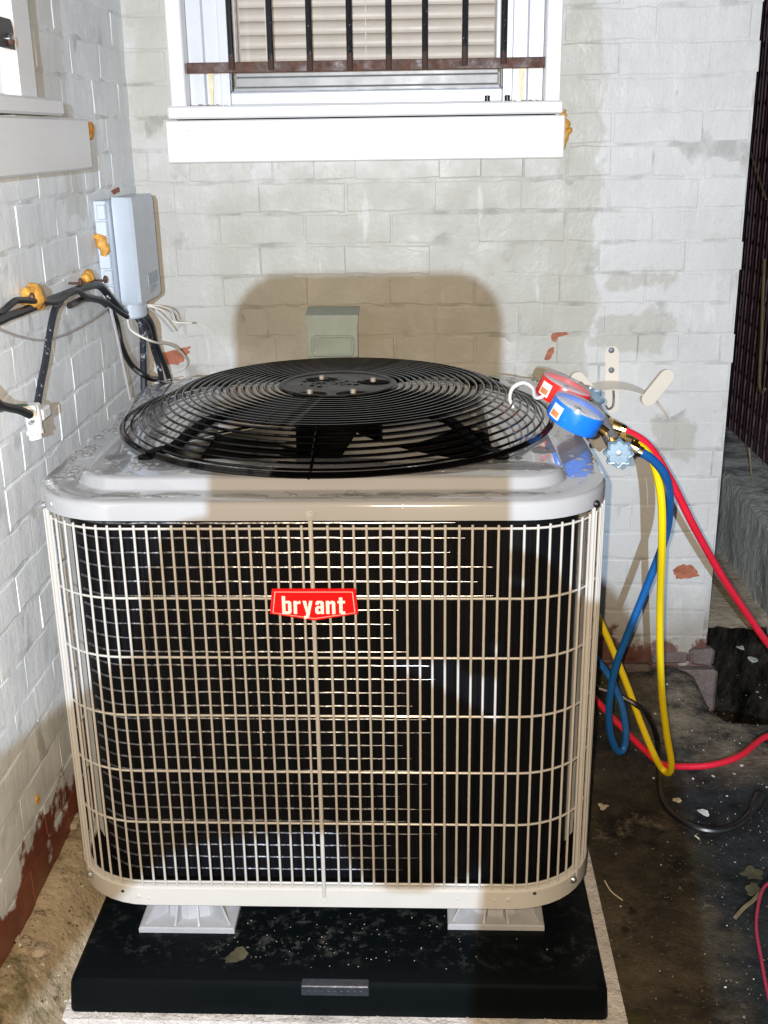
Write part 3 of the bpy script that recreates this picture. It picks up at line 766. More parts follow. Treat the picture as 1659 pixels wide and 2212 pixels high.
GL = {
 'b': (.66, [[(0, 0), (.24, 0), (.24, 1.36), (0, 1.36)], [(.24, 1), (.54, 1), (.66, .88), (.66, .12), (.54, 0), (.24, 0), (.24, .19), (.42, .19), (.42, .81), (.24, .81)]]),
 'r': (.50, [[(0, 0), (.24, 0), (.24, 1), (0, 1)], [(.24, .70), (.32, .78), (.50, .78), (.50, 1), (.40, 1), (.24, .86)]]),
 'y': (.70, [[(0, 1), (.25, 1), (.355, .36), (.46, 1), (.70, 1), (.46, -.10), (.38, -.28), (.26, -.36), (.06, -.36), (.06, -.18), (.18, -.17), (.235, 0)]]),
 'a': (.64, [[(.06, .70), (.06, .88), (.17, 1), (.52, 1), (.64, .88), (.64, 0), (.41, 0), (.41, .81), (.28, .81), (.28, .70)], [(.41, .60), (.16, .60), (.02, .46), (.02, .12), (.13, 0), (.34, 0), (.41, .07), (.41, .19), (.25, .19), (.25, .42), (.41, .42)]]),
 'n': (.66, [[(0, 0), (.24, 0), (.24, 1), (0, 1)], [(.24, .86), (.36, 1), (.54, 1), (.66, .88), (.66, 0), (.42, 0), (.42, .79), (.32, .79), (.24, .70)]]),
 't': (.54, [[(.12, 1.26), (.36, 1.26), (.36, 1), (.54, 1), (.54, .82), (.36, .82), (.36, .2), (.54, .2), (.54, 0), (.24, 0), (.12, .12), (.12, .82), (0, .82), (0, 1), (.12, 1)]])}
sL = .0212; gap = .155; totw = sum(GL[ch][0] for ch in 'bryant')+gap*5
pt = onY(678, 1326, BY-.005); ux = pt.x-totw*sL/2
mb = MB()
for ch in 'bryant':
    w_, polys = GL[ch]
    for q, po in enumerate(polys):
        P = [V((ux+a*sL, BY-.0046-.00012*q, pt.z+b*sL)) for a, b in po]
        ar = sum(P[i].x*P[(i+1) % len(P)].z-P[(i+1) % len(P)].x*P[i].z for i in range(len(P)))
        if ar > 0: P = P[::-1]
        mb.prism(P, (0, -.0008, 0))
    ux += (w_+gap)*sL
mb.build('lettering', M['white'], bd, False)

# feet (grey risers), standing on the pad under the unit: things of their own
PZ = .1
def riser(cx_, cy_, label):
    t = thing('riser_foot', (cx_, cy_, PZ), label, 'riser foot', 'grey risers under the condenser')
    def sq(h, z, c=.004): return [V((cx_+a*h, cy_+b*h, z)) for a, b in ((-1, -1), (1, -1), (1, 1), (-1, 1))]
    mb = MB(); mb.loft([sq(.0825, PZ+.0005), sq(.0825, PZ+.009), sq(.080, PZ+.0105)]); mb.build('base_plate', M['riser'], t, True, 30)
    mb = MB(); mb.lathe([(.060, PZ+.0106), (.055, .1725)], 10, Matrix.Translation((cx_, cy_, 0)) @ Matrix.Rotation(PI/10, 4, 'Z')); mb.build('pedestal', M['riser'], t, True, 20)
    for a in range(12):
        an = a*PI/6+PI/12; d_ = V((math.cos(an), math.sin(an), 0)); r1 = .078/max(abs(d_.x), abs(d_.y)); r1 = min(r1, .104); n_ = V((-d_.y, d_.x, 0))*.0017
        c = V((cx_, cy_, 0)); mb = MB()
        tri = [c+d_*.05+V((0, 0, PZ+.0107)), c+d_*r1+V((0, 0, PZ+.0107)), c+d_*(r1-.003)+V((0, 0, PZ+.014)), c+d_*.056+V((0, 0, .168))]
        mb.prism([p-n_ for p in tri], n_*2); mb.build('rib', M['riser'], t, False)
    return t
riser(-.4125, 1.643, 'left front grey plastic riser foot between pad and condenser')
riser(.118, 1.66, 'right front grey plastic riser foot between pad and condenser')
riser(-.4125, 2.28, 'left rear grey plastic riser foot hidden under the back of the condenser')
riser(.118, 2.28, 'right rear grey plastic riser foot hidden under the back of the condenser')

# fan guard, motor and blades
fg = MB(); FC = OC
def dome(r):      # nearly flat disc, then a straight cone down to the rim
    pts_ = ((0, .965), (.106, .9652), (.20, .9625), (.283, .9595), (.292, .9559), (.319, .9421), (.345, .928), (.372, .9144), (.385, .912), (.45, .908))
    for (a, b), (c, d) in zip(pts_, pts_[1:]):
        if r <= c: return b+(d-b)*(r-a)/(c-a)
    return .908
arms = MB()
for k, a in enumerate((PI*.25, PI*.75, PI*1.215, PI*1.785)):
    d_ = V((math.cos(a), math.sin(a), 0)); n_ = V((-d_.y, d_.x, 0))*.0065
    foot = V((-.452, 1.712, ZP)) if k == 2 else (V((.119, 1.706, ZP)) if k == 3 else FC+d_*.425+V((0, 0, ZP)))
    dd = V((foot.x-FC.x, foot.y-FC.y, 0)); rr = dd.length; dd.normalize(); n_ = V((-dd.y, dd.x, 0))*.0092
    prof = [(.03, dome(.03)-.010), (.11, dome(.1)-.008), (.22, dome(.22)-.008), (.275, dome(.275)-.008), (.29, dome(.29)-.010), (.35, dome(.35)-.008), (rr-.022, ZP+.012), (rr-.004, ZP+.0097)]
    c = V((FC.x, FC.y, 0))
    rg = [[c+dd*r_+V((0, 0, z))-n_, c+dd*r_+V((0, 0, z))+n_, c+dd*r_+V((0, 0, z-.009))+n_, c+dd*r_+V((0, 0, z-.009))-n_] for r_, z in prof]
    arms.loft(rg)
    arms.lathe([(.006, ZP+.0006), (.013, ZP+.0006), (.013, ZP+.0045), (.006, ZP+.0045)], 14, Matrix.Translation((foot.x, foot.y, 0)), False, False)
M['matt'] = simple('matt_black_steel', (.0012, .0012, .0014), .5, 0, .1, 30, 0, 0, .05)
fgo = arms.build('fan_guard', M['matt'], ac, True, 40)
for k in range(22):
    r_ = .106+k*(.385-.106)/21; mb = MB()
    e = [V((FC.x+r_*math.cos(a*2*PI/72), FC.y+r_*math.sin(a*2*PI/72), dome(r_))) for a in range(72)]
    mb.tube(e, .0022 if k < 21 else .0028, 6, True); mb.build('guard_ring', M['black'], fgo)
for zz, rr in ((.9095, .3885), (.9085, .3905)):
    mb = MB(); mb.tube([V((FC.x+rr*math.cos(a*2*PI/72), FC.y+rr*math.sin(a*2*PI/72), zz)) for a in range(72)], .0026, 6, True); mb.build('guard_ring', M['black'], fgo)
mb = MB()
for a in (PI*1.487,):
    d_ = V((math.cos(a), math.sin(a), 0)); mb.tube([V((FC.x, FC.y, 0))+d_*r_+V((0, 0, dome(r_)-.004)) for r_ in (.1, .16, .22,   .28, .31, .34, .36, .385)]+[V((FC.x, FC.y, 0))+d_*.392+V((0, 0, .9070))], .0024, 6)
mb.build('radial_wire', M['black'], fgo)
mb = MB(); mb.lathe([(.02, dome(.05)-.008), (.1035, dome(.1)-.004), (.1075, dome(.1)), (.1045, dome(.1)+.004), (.098, dome(.1)+.003), (.096, dome(.1)+.001), (.03, dome(.1)+.0022)], 48, Matrix.Translation((FC.x, FC.y, 0))); hub = mb.build('hub_disc', M['hubplate'], fgo, True, 30)
for px, py in ((669, 849), (695, 818), (763, 848), (806, 823)):
    p = onZ(px, py, dome(.1)+.004); mb = MB()
    mb.lathe([(.011, -.0035), (.023, -.0035), (.0245, -.0018), (.023, -.0015), (.011, -.002)], 20, Matrix.Translation((p.x, p.y, dome(.1)+.0045)) @ Matrix.Diagonal((1.25, .8, 1, 1)), True, True); mb.build('recess', M['void'], hub)
    mb = MB(); mb.lathe([(.0050, 0), (.0050, .0065), (.0042, .0075)], 6, Matrix.Translation((p.x, p.y, dome(.1)+.003))); mb.build('hub_bolt', M['riser'], hub)
mb = MB()
rg_ = random.Random(4)
for k in range(46):
    a = rg_.uniform(0, 2*PI); r_ = rg_.uniform(.01, .062); mb.sphere((FC.x-.012+r_*math.cos(a), FC.y+.005+r_*.55*math.sin(a), dome(.1)+.0022), rg_.uniform(.002, .0075), 8, 4, (1, 1, .3))
mb.build('water_beads', M['black'], hub, kind='stuff')
mb = MB(); T = Matrix.Translation((FC.x, FC.y, 0)); mb.lathe([(.02, .956), (.06, .955), (.078, .950), (.080, .935), (.080, .815), (.07, .80), (.012, .798), (.012, .78)], 32, T); mot = mb.build('fan_motor', M['matt'], ac, True, 35)
for a0 in (PI-.35, PI-.35+2*PI/3, PI-.35+4*PI/3):
    mb = MB(); ra = []
    for i in range(9):
        r_ = .06+.28*i/8; wd = .55+.25*i/8; tl = .11*(1-i/14)
        ra.append([V((FC.x+r_*math.cos(a0+wd*(t-.5)+.35*i/8), FC.y+r_*math.sin(a0+wd*(t-.5)+.35*i/8),   .862+tl*(t-.5)*.6)) for t in (0, .25, .5, .75, 1)])
    top = ra; bot = [[p-V((0, 0, .0016)) for p in r_] for r_ in ra]
    mb.loft([t_+b_[::-1] for t_, b_ in zip(top, bot)]); mb.build('fan_blade', M['fanblade'], ac, True, 40)
# refrigerant lines / wiring tail seen at the rear right of the cap
# water on the cap
mb = MB(); rw = random.Random(9)
def drop(x, y, z, r_, sx=1., sy=1., h=.3):
    n = 10 if r_ > .004 else 7; ph = rw.uniform(0, 6)
    def o(f, zz): return [V((x+r_*sx*f*math.cos(2*PI*k/n)*(1+.16*math.sin(2*2*PI*k/n+ph)), y+r_*sy*f*math.sin(2*PI*k/n)*(1+.14*math.cos(3*2*PI*k/n+ph)), zz)) for k in range(n)]
    hh = min(r_*h, .0022); mb.loft([o(1, z-.0004), o(1.0, z+hh*.25), o(.8, z+hh*.75), o(.4, z+hh)])
def on_plateau(x, y):
    d_ = math.hypot(x-OC.x, y-OC.y); return d_ > OR+.014 and ux0+.09 < x < ux1-.09 and UY+.088 < y < uy1-.09
c = 0
while c < 460:
    x, y = (rw.uniform(ux0, ux1) if rw.random() < .65 else rw.uniform(ux0, ux0+.25)), rw.uniform(UY, uy1)
    big = rw.random(); r_ = .0018+.0060*big**2.6
    if on_plateau(x, y):
        drop(x, y, ZP+.0002, r_, 1, 1.15); c += 1
    else:
        e = min(x-ux0, ux1-x, y-UY)
        if .012 < e < .052 and UY+R*.6 < y or (.012 < y-UY < .05 and ux0+R < x < ux1-R):
            drop(x, y, ZL-.0007, r_*1.1, 1, 1.1); c += 1
for k in range(20):
    x = rw.uniform(ux0+.12, ux1-.1); drop(x, UY+.036+rw.uniform(-.008, .010), ZL-.0008, rw.uniform(.010, .020), rw.uniform(1.2, 2.2), .55, .12)
for (x, y, r_, sx, sy) in ((.13, 1.66, .045, 1.8, .55), (-.50, 1.72, .02, 1.3, 1), (-.40, 1.655, .024, 1.5, .7), (.02, 1.645, .03, 2, .4), (-.47, 1.86, .022, .9, 1.7), (-.515, 2.0, .016, .8, 1.6), (.19, 1.75, .018, 1, 1.3), (-.33, 1.65, .017, 1.5, .6), (-.53, 1.80, .011, 1, 1.4)):
    drop(x, y, ZP+.0002 if min(x-ux0, ux1-x, y-UY) > .085 else ZL-.0006, r_, sx, sy, .06)
mb.build('water_drops', M['water'], label='rain drops and small puddles lying on the beige cap of the condenser', cat='water', kind='stuff')

# ------------------------------------------------------------------ pad
pd = thing('equipment_pad', (-.1475, 1.85, .04), 'black plastic equipment pad under the condenser, dusty on top', 'equipment pad')
def pring(ins, z): return rrect(-.586+ins, .292-ins, 1.4405+ins, 2.46-ins, .012, z, 4)
mb = MB(); mb.loft([pring(.0, .0405), pring(0, .044), pring(.0035, .090), pring(.0055, .096), pring(.0105, .0995), pring(.016, .1)]); mb.build('pad_body', M['pad'], pd, True, 25)
p0, p1 = onY(650, 2120, 1.441), onY(797, 2151, 1.441)
mb = MB(); mb.bbox((p0.x, 1.4385, p1.z), (p1.x, 1.457, .1010), .0015); pln = mb.build('moulded_label', M['padlabel'], pd)
mb = MB()
for k in range(9):
    x = p0.x+.012+k*(p1.x-p0.x-.024)/8
    mb.bbox((x-.002, 1.4375, p1.z+.006+.002*(k % 2)), (x+.002, 1.4384, p1.z+.011), .0002); 
    if k % 2: mb.bbox((x-.0015, 1.4375, p0.z-.011), (x+.0015, 1.4384, p0.z-.008), .0002)
mb.build('raised_marks', M['padlabel'], pln, False, kind='stuff')

# ------------------------------------------------------------------ disconnect box on back wall
db = thing('disconnect_box', (-.23, D-.05, .86), 'small grey electrical disconnect box with hooded top on the back wall', 'electrical box')
a, b_ = onY(661, 690, D-.075), onY(773, 690, D-.075); xl, xr = a.x, b_.x; ztp = onY(700, 680, D-.075).z
mb = MB(); mb.bbox((xl+.004, D-.070, ztp-.20), (xr-.004, D-.0005, ztp-.004), .002); mb.build('enclosure', M['plate'], db)
mb = MB(); mb.prism([V((xl-.001, D-.084, ztp-.022)), V((xl-.001, D-.084, ztp)), V((xl-.001, D-.004, ztp+.010)), V((xl-.001, D-.004, ztp+.006)), V((xl-.001, D-.080, ztp-.004)), V((xl-.001, D-.080, ztp-.022))][::-1], (xr-xl+.002, 0, 0)); mb.bbox((xl+.001, D-.0795, ztp-.10), (xr-.001, D-.0712, ztp-.005), .001); cv = mb.build('hinged_cover', M['plate'], db, True, 20)
mb = MB(); ry = D-.0796
def rr2(ins, y):
    return [V((p.x, y, p.y)) for p in rrect(xl+.012+ins, xr-.010-ins, ztp-.098+ins, ztp-.048-ins, .012-ins*.6, 0, 5)]
mb.loft([rr2(-.001, ry+.0005), rr2(.001, ry-.003), rr2(.004, ry-.003), rr2(.007, ry-.001)], False, True); mb.build('embossed_panel', M['plate'], cv, True, 30)

# ------------------------------------------------------------------ telephone interface box on the left wall
xw = XL+.001
yh, yk, yc, yr = onX(224, 540, XL+.012).y, onX(251, 540, XL+.032).y, onX(287, 540, XL+.072).y, onX(341, 540, XL+.080).y
ub = thing('utility_box', (XL+.04, yc, 1.05), 'tall grey plastic utility box in the wall corner with cables entering below', 'utility box')
TILT = .06
def prf(pts, z): return [V((p[0], p[1]-(z-1.165)*TILT, z)) for p in pts]
body = [(xw, yh), (xw+.024, yh), (xw+.030, yk+.01), (xw+.030, yr-.012), (xw, yr-.012)]
mb = MB(); mb.loft([prf(body, 1.055), prf(body, 1.272)]); mb.build('back_shell', M['boxgrey'], ub, True, 20)
cov = [(xw+.031, yk), (xw+.044, yk-.002), (xw+.072, yc-.003), (xw+.078, yc+.004), (xw+.080, yr-.010), (xw+.074, yr), (xw+.031, yr)]
cm = V((xw+.05, (yk+yr)/2, 0))
cin = [(cm.x+(a-cm.x)*.9 if a > xw+.032 else a, cm.y+(b-cm.y)*.95) for a, b in cov]
mb = MB(); mb.loft([prf(cin, 1.054), prf(cov, 1.062), prf(cov, 1.266), prf(cin, 1.278)]); cover = mb.build('cover', M['boxgrey'], ub, True, 25)
def onface(t, z): return V((xw+.078+.002*t, yc+.004+(yr-.014-yc)*t-(z-1.165)*TILT, z))
def faceplate(mb, t0, t1, z0, z1, h):
    q = [onface(t0, z0), onface(t1, z0), onface(t1, z1), onface(t0, z1)]; mb.prism([p+V((.0002, 0, 0)) for p in q], (h, 0, 0))
mb = MB(); faceplate(mb, .40, .88, 1.088, 1.112, .0012); mb.build('embossed_plate', M['boxmark'], cover)
mb = MB()
for k in range(3): faceplate(mb, .44, (.8, .84, .7)[k], 1.0815-.005*k, 1.0835-.005*k, .0008)
mb.build('embossed_lines', M['boxmark'], cover, False, kind='stuff')
for k in range(6):
    z = 1.068+k*.0335; w_ = .006*(k % 2); o_ = -(z-1.15)*TILT
    mb = MB(); mb.bbox((xw+.002+w_, yh-.012+o_, z), (xw+.026, yh-.001+o_, z+.030), .002); mb.build('hinge_knuckle', M['boxgrey'], ub)
cyy = (yc+yr)/2-.02
mb = MB(); mb.lathe([(.020, 1.022), (.022, 1.026), (.022, 1.0535)], 18, Matrix.Translation((xw+.046, cyy, 0)) @ Matrix.Diagonal((1.1, 2.2, 1, 1))); mb.build('cable_collar', M['boxgrey'], ub, True, 30)
for z in (1.175, 1.085):
    mb = MB(); mb.cyl((xw+.03, yr+.001, z), (xw+.03, yr+.03, z), .004, 8); mb.build('mounting_screw', M['rust'], ub)

# ------------------------------------------------------------------ spray foam
def foam(pts, label, plane):
    mb = MB(); c0 = V(pts[0][0])
    for k, (c, r_, sc) in enumerate(pts): mb.sphere(c, r_*.86, 16, 12, sc, .32, k+len(label))
    mb.build('foam_blob', M['foam'], loc=c0, label=label, cat='spray foam', group='lumps of orange spray foam', ang=60)
def fx(px, py, o=.006): return onX(px, py, XL+o)
def fy(px, py, o=.006): return onY(px, py, D-o)
foam([(fx(72, 642, .015), .026, (.8, 1.1, 1)), (fx(86, 650, .015), .018, (.8, 1, 1)), (fx(60, 632, .012), .014, (1, 1.2, .8))], 'large orange foam lump over the cable bundle on the left wall', 'x')
foam([(fx(192, 598, .012), .016, (.8, 1.1, 1)), (fx(186, 602, .01), .012, (1, 1, 1))], 'small orange foam lump above the cables near the utility box', 'x')
foam([(V((xw+.012, yh-.016, 1.190)), .016, (.9, .8, 1.1)), (V((xw+.018, yh-.016, 1.178)), .013, (.9, .8, 1.5)), (V((xw+.006, yh-.014, 1.201)), .012, (1, .8, .7))], 'orange foam lump stuck on the hinge side of the utility box', 'x')
foam([(fx(197, 280, .004), .010, (.8, 1, 1.8)), (fx(195, 292, .004), .008, (.8, 1, 1.4))], 'orange foam at the end of the left window apron board', 'x')
foam([(fy(1216, 250, .012), .010, (1, .8, 1.2)), (fy(1222, 270, .01), .011, (1, .8, 1.3)), (fy(1230, 282, .008), .008, (1, .8, 1)), (fy(1222, 292, .012), .012, (.8, .8, 1.4)), (fy(1217, 310, .012), .010, (.8, .8, 1.6)), (fy(1228, 268, .008), .006, (1, 1, 1)), (fy(1215, 240, .014), .008, (1.2, 1, .7))], 'orange foam bead squeezed out at the right end of the back window apron', 'y')
foam([(fx(81, 1726, .002), .008, (.4, 1, 1.3))], 'small rust orange foam dab low on the left wall', 'x')

# ------------------------------------------------------------------ cables on the left
def line(name, pts, r_, mat, label, cat, group=None, n=8, step=7):
    mb = MB(); s = spline(pts, step); mb.tube(s, r_, n); c = V(pts[len(pts)//2])
    return mb.build(name, mat, loc=c, label=label, cat=cat, group=group)
GC = 'cables on the left wall'
line('cable', [V((XL+.012, .99, .93)), V((XL+.012, 1.3, .97)), fx(-60, 735, .012), fx(0, 692, .012), fx(50, 672, .014), fx(105, 650, .016), fx(150, 632, .018), fx(190, 618, .02), fx(215, 618, .02), fx(240, 645, .03), fx(262, 670, .035), V((xw+.04, cyy-.02, 1.03))], .0076, M['cable'], 'thickest black cable running along the left wall into the utility box', 'cable', GC)
line('cable', [V((XL+.02, .99, .99)), V((XL+.02, 1.35, 1.03)), fx(-40, 690, .02), fx(0, 676, .02), fx(25, 655, .022), fx(45, 648, .022), fx(120, 652, .024), fx(160, 626, .026), fx(186, 640, .024), fx(225, 650, .03), fx(250, 668, .035), fx(275, 685, .045)], .0054, M['cable'], 'thinner black cable tied above the thick one on the left wall', 'cable', GC)
line('cable', [fx(130, 652, .014), fx(118, 670, .012), fx(108, 715, .010), fx(98, 780, .010), fx(88, 830, .010), fx(78, 890, .012)], .0066, M['paintedcable'], 'paint smeared black cable dropping down the left wall to the white fitting', 'cable', GC)
line('cable', [fx(150, 660, .012), fx(185, 645, .012), fx(225, 655, .014), fx(250, 690, .016), fx(262, 745, .02), fx(285, 790, .03), fx(320, 815, .06), onY(345, 820, 2.62)], .0065, M['cableclean'], 'black cable curving down the corner behind the condenser', 'cable', GC)
line('cable', [V((xw+.042, cyy-.02, 1.04)), onY(305, 700, cyy-.01), onY(309, 750, cyy), onY(310, 800, cyy+.01), onY(311, 850, cyy+.01)], .0078, M['paintedcable'], 'leftmost of the three black cables hanging straight below the utility box', 'cable', GC)
line('cable', [V((xw+.045, cyy, 1.04)), onY(318, 705, cyy+.01), onY(330, 750, 2.57), onY(345, 800, 2.6), onY(352, 850, 2.62)], .006, M['paintedcable'], 'middle of the three black cables hanging straight below the utility box', 'cable', GC)
line('cable', [V((xw+.05, cyy+.02, 1.04)), onY(326, 700, cyy+.03), onY(338, 745, 2.58), onY(356, 790, 2.62), onY(372, 840, 2.64)], .0062, M['cable'], 'rightmost of the three black cables hanging straight below the utility box', 'cable', GC)
line('wire', [V((xw+.03, cyy-.03, 1.03)), onY(275, 690, cyy-.03), onY(285, 715, cyy-.02), onY(330, 738, cyy), onY(375, 748, 2.58), onY(405, 780, 2.66), onY(390, 800, 2.68), onY(355, 810, 2.69)], .0028, M['whitewire'], 'white wire looping out below the utility box over the bare brick patch', 'wire', GC, 6)
for i, pts in enumerate(([(318, 660), (345, 668), (365, 680), (375, 695), (415, 698)], [(318, 658), (350, 662), (370, 672), (378, 690)], [(318, 662), (340, 680), (355, 695), (372, 716)])):
    line('wire', [onY(px, py, cyy+.02+.015*k) for k, (px, py) in enumerate(pts)], .0017 if i else .0024, M['whitewire'] if i < 2 else M['greywire'], ('longest loose white wire end sticking out right of the utility box', 'short curled white wire end beside the utility box', 'grey wire end drooping lowest beside the utility box')[i], 'wire', GC, 6)
line('wire', [V((XL+.005, .99, 1.0)), V((XL+.005, 1.4, 1.05)), fx(-40, 700, .005), fx(0, 713, .005), fx(40, 727, .006), fx(95, 735, .008), fx(150, 718, .008), fx(200, 690, .01), fx(238, 660, .02), fx(240, 648, .03), fx(232, 640, .03)], .0022, M['greywire'], 'thin grey wire sagging across the left wall', 'wire', GC, 6)
line('wire', [fx(238, 665, .02), fx(250, 715, .02), fx(264, 780, .02), fx(279, 850, .02), fx(290, 900, .02)], .0036, M['greywire'], 'grey straight wire running down the corner behind the condenser', 'wire', GC, 6)
for i, (px, py) in enumerate(((44, 645), (152, 612), (207, 606))):
    c = fx(px, py, .004); mb = MB(); mb.tube([c+V((-.004, 0, 0)), c+V((.018, 0, 0))], .0025, 8); mb.sphere(c+V((.02, 0, .002)), .006, 8, 6, (.8, 1, 1.4))
    mb.build('cable_clip', M['rust'], loc=c, label=('rusty cable clip left of the large foam lump', 'rusty cable clip between the two foam lumps', 'rusty cable clip right of the small foam lump')[i], cat='cable clip', group='rusty cable clips on the left wall')
# white fitting and its cords
ft = thing('cable_fitting', fx(72, 900, .02), 'white conduit fitting on the left wall where cables meet', 'fitting')
c = fx(72, 898, .028); mb = MB()
mb.tube([c+V((0, 0, .018)), c+V((.0, -.001, -.004)), c+V((.001, -.002, -.026))], [.011, .014, .0125], 14); mb.tube([c+V((0, -.002, -.024)), c+V((.001, -.003, -.031))], .015, 14); mb.tube([c+V((0, -.003, -.031)), c+V((.001, -.003, -.039))], .0115, 14); mb.build('body', M['fitting'], ft)
mb = MB(); mb.bbox(c+V((-.01, .008, -.012)), c+V((.014, .05, .008)), .003); mb.build('side_arm', M['fitting'], ft)
mb = MB(); mb.bbox(c+V((-.014, -.016, .006)), c+V((.01, .016, .02)), .003); mb.build('clamp', M['fitting'], ft)
for dz in (.012, -.006):
    mb = MB(); mb.cyl(c+V((.004, -.03, dz)), c+V((.004, -.012, dz)), .004, 8); mb.build('clamp_screw', M['chrome'], ft)
line('cable', [V((XL+.01, .99, .90)), V((XL+.012, 1.3, .92)), fx(-70, 845, .02), fx(0, 875, .03), fx(40, 885, .04), fx(64, 896, .045)], .0072, M['cableclean'], 'short black cord entering the white fitting from the left edge', 'cable', GC)
line('wire', [V((XL+.01, .99, .86)), V((XL+.012, 1.3, .88)), fx(-60, 905, .02), fx(0, 888, .02), fx(35, 876, .02), fx(66, 876, .022)], .0026, M['greenwire'], 'green earth wire reaching the white fitting', 'wire', GC, 6)

# ------------------------------------------------------------------ hose hanger on the back wall
hh = thing('hose_hanger', (.46, D-.01, .80), 'cream metal hose hanger with three rounded tabs and rust stains on the back wall', 'hose hanger')
def tabpoly(a, b, w, n=8):
    """rounded strip outline from a to b in the plane x,z"""
    a = V(a); b = V(b); d_ = (b-a).normalized(); nn = V((d_.z, 0, -d_.x)); P = []
    for c, s in ((b, 1), (a, -1)):
        for k in range(n+1):
            t = -PI/2+PI*k/n; P.append(c+(d_*math.cos(t)*s-nn*math.sin(t)*s*-1)*w if s > 0 else c+(-d_*math.cos(t)-nn*math.sin(t)*-1*-1)*w)
    return P
def strip(a, b, w, th):
    a = V(a); b = V(b); d_ = (b-a).normalized(); nn = V((-d_.z, 0, d_.x)); P = []
    for k in range(9): t = PI*k/8; P.append(b+nn*w*math.cos(t)+d_*w*math.sin(t))
    for k in range(9): t = PI*k/8; P.append(a-nn*w*math.cos(t)-d_*w*math.sin(t))
    return MB().prism(P, (0, th, 0))
a, b_ = onY(1322, 878, D-.003), onY(1322, 762, D-.003)
strip((a.x, D-.0035, a.z), (b_.x, D-.0035, b_.z), .0165, .003).build('wall_plate', M['cream'], hh, True, 30)
for py, m in ((757, 'rivet'), (800, 'rivet')):
    q = onY(1321, py, D-.005); mb = MB(); mb.lathe([(.0075, 0), (.006, .0035), (.001, .0045)], 12, Matrix.Translation((q.x, D-.0036, q.z)) @ Matrix.Rotation(PI/2, 4, 'X')); mb.build('rivet', M[m], hh)
HY = D-.085
def saddle_pt(px, py, y): return onY(px, py, y)
front = spline([saddle_pt(px, py, HY) for px, py in ((1278, 852), (1300, 846), (1330, 843), (1365, 847), (1395, 858), (1425, 878), (1449, 907))], 5)
mb = MB(); rg = []
for p in front:
    k = p+V((0, HY*0+.078, .004)); rg.append([p, p+V((0, 0, .0022)), k+V((0, 0, .0022)), k])
mb.loft(rg); mb.build('saddle', M['cream'], hh, True, 40)
a, b_ = onY(1283, 862, HY-.002), onY(1248, 820, HY-.004); strip(a, (b_.x, HY-.004, b_.z), .0185, .0022).build('tab', M['cream'], hh, True, 30)
a, b_ = onY(1402, 862, HY-.002), onY(1441, 814, HY-.004); strip(a, (b_.x, HY-.004, b_.z), .0175, .0022).build('tab', M['cream'], hh, True, 30)
q = onY(1318, 860, D-.012); mb = MB(); mb.tube(spline([q+V((.008, .006, .02)), q+V((.008, -.006, 0)), q+V((.006, -.01, -.018)), q+V((-.004, -.008, -.026)), q+V((-.01, -.002, -.018))], 5), .0028, 6); mb.build('hook', M['rivet'], hh)

# ------------------------------------------------------------------ gauge manifold
gm = thing('gauge_manifold', (.28, 1.9, .905), 'refrigerant gauge set with a red and a blue gauge lying on the condenser corner', 'gauge set')
def gauge(c, axis_, r_, th, mat, dial, spin):
    az = V(axis_).normalized(); ax = az.cross(V((0, 1, 0))).normalized(); ay = az.cross(ax)
    T = Matrix((ax, ay, az)).transposed().to_4x4(); T.translation = V(c)
    mb = MB(); mb.lathe([(r_*.82, -.001), (r_*.95, 0), (r_, .004), (r_, th-.004), (r_*.98, th), (r_*.93, th), (r_*.92, th-.008)], 40, T, True, True); go = mb.build('gauge', mat, gm, True, 35)
    mb = MB(); mb.lathe([(r_*.90, th-.0078), (r_*.90, th-.0068)], 40, T); mb.build('dial', dial, go)
    mb = MB(); q = Matrix.Rotation(spin, 4, 'Z'); T2 = T @ q
    mb.add([T2 @ V(p) for p in ((-.0012, -.01, th-.0045), (.0012, -.01, th-.0045), (.0004, r_*.7, th-.0045), (-.0004, r_*.7, th-.0045), (-.0012, -.01, th-.0055), (.0012, -.01, th-.0055), (.0004, r_*.7, th-.0055), (-.0004, r_*.7, th-.0055))], [(0, 1, 2, 3), (4, 7, 6, 5), (0, 4, 5, 1), (1, 5, 6, 2), (2, 6, 7, 3), (3, 7, 4, 0)]); mb.lathe([(.004, th-.006), (.004, th-.003)], 12, T2); mb.build('needle', M['needle'], go, False)
    mb = MB(); mb.lathe([(r_*.96, th+.0003), (r_*.99, th+.0003), (r_*.97, th+.004), (r_*.86, th+.0065), (.001, th+.0085)], 40, T, False, False); mb.build('gauge_lens', M['lens'], go)
    mb = MB()
    for k in range(36):
        a_ = PI*1.25-k*PI*1.5/35; q = T @ Matrix.Rotation(a_, 4, 'Z'); l0 = .62 if k % 5 == 0 else .72
        mb.add([q @ V(p) for p in ((r_*l0, -.0006, th-.0066), (r_*.82, -.0006, th-.0066), (r_*.82, .0006, th-.0066), (r_*l0, .0006, th-.0066))], [(0, 1, 2, 3)])
    mb.build('dial_ticks', M['ink'], go, False, kind='stuff')
    # small printed sticker on the case side facing the viewer
    mb = MB()
    def side(a, z, rr): return T @ V((rr*math.cos(a), rr*math.sin(a), z))
    best = min(range(360), key=lambda k: (side(k*PI/180, 0, r_)-V((.12, 0, 1.5))).length); a0 = best*PI/180
    return go, T, a0
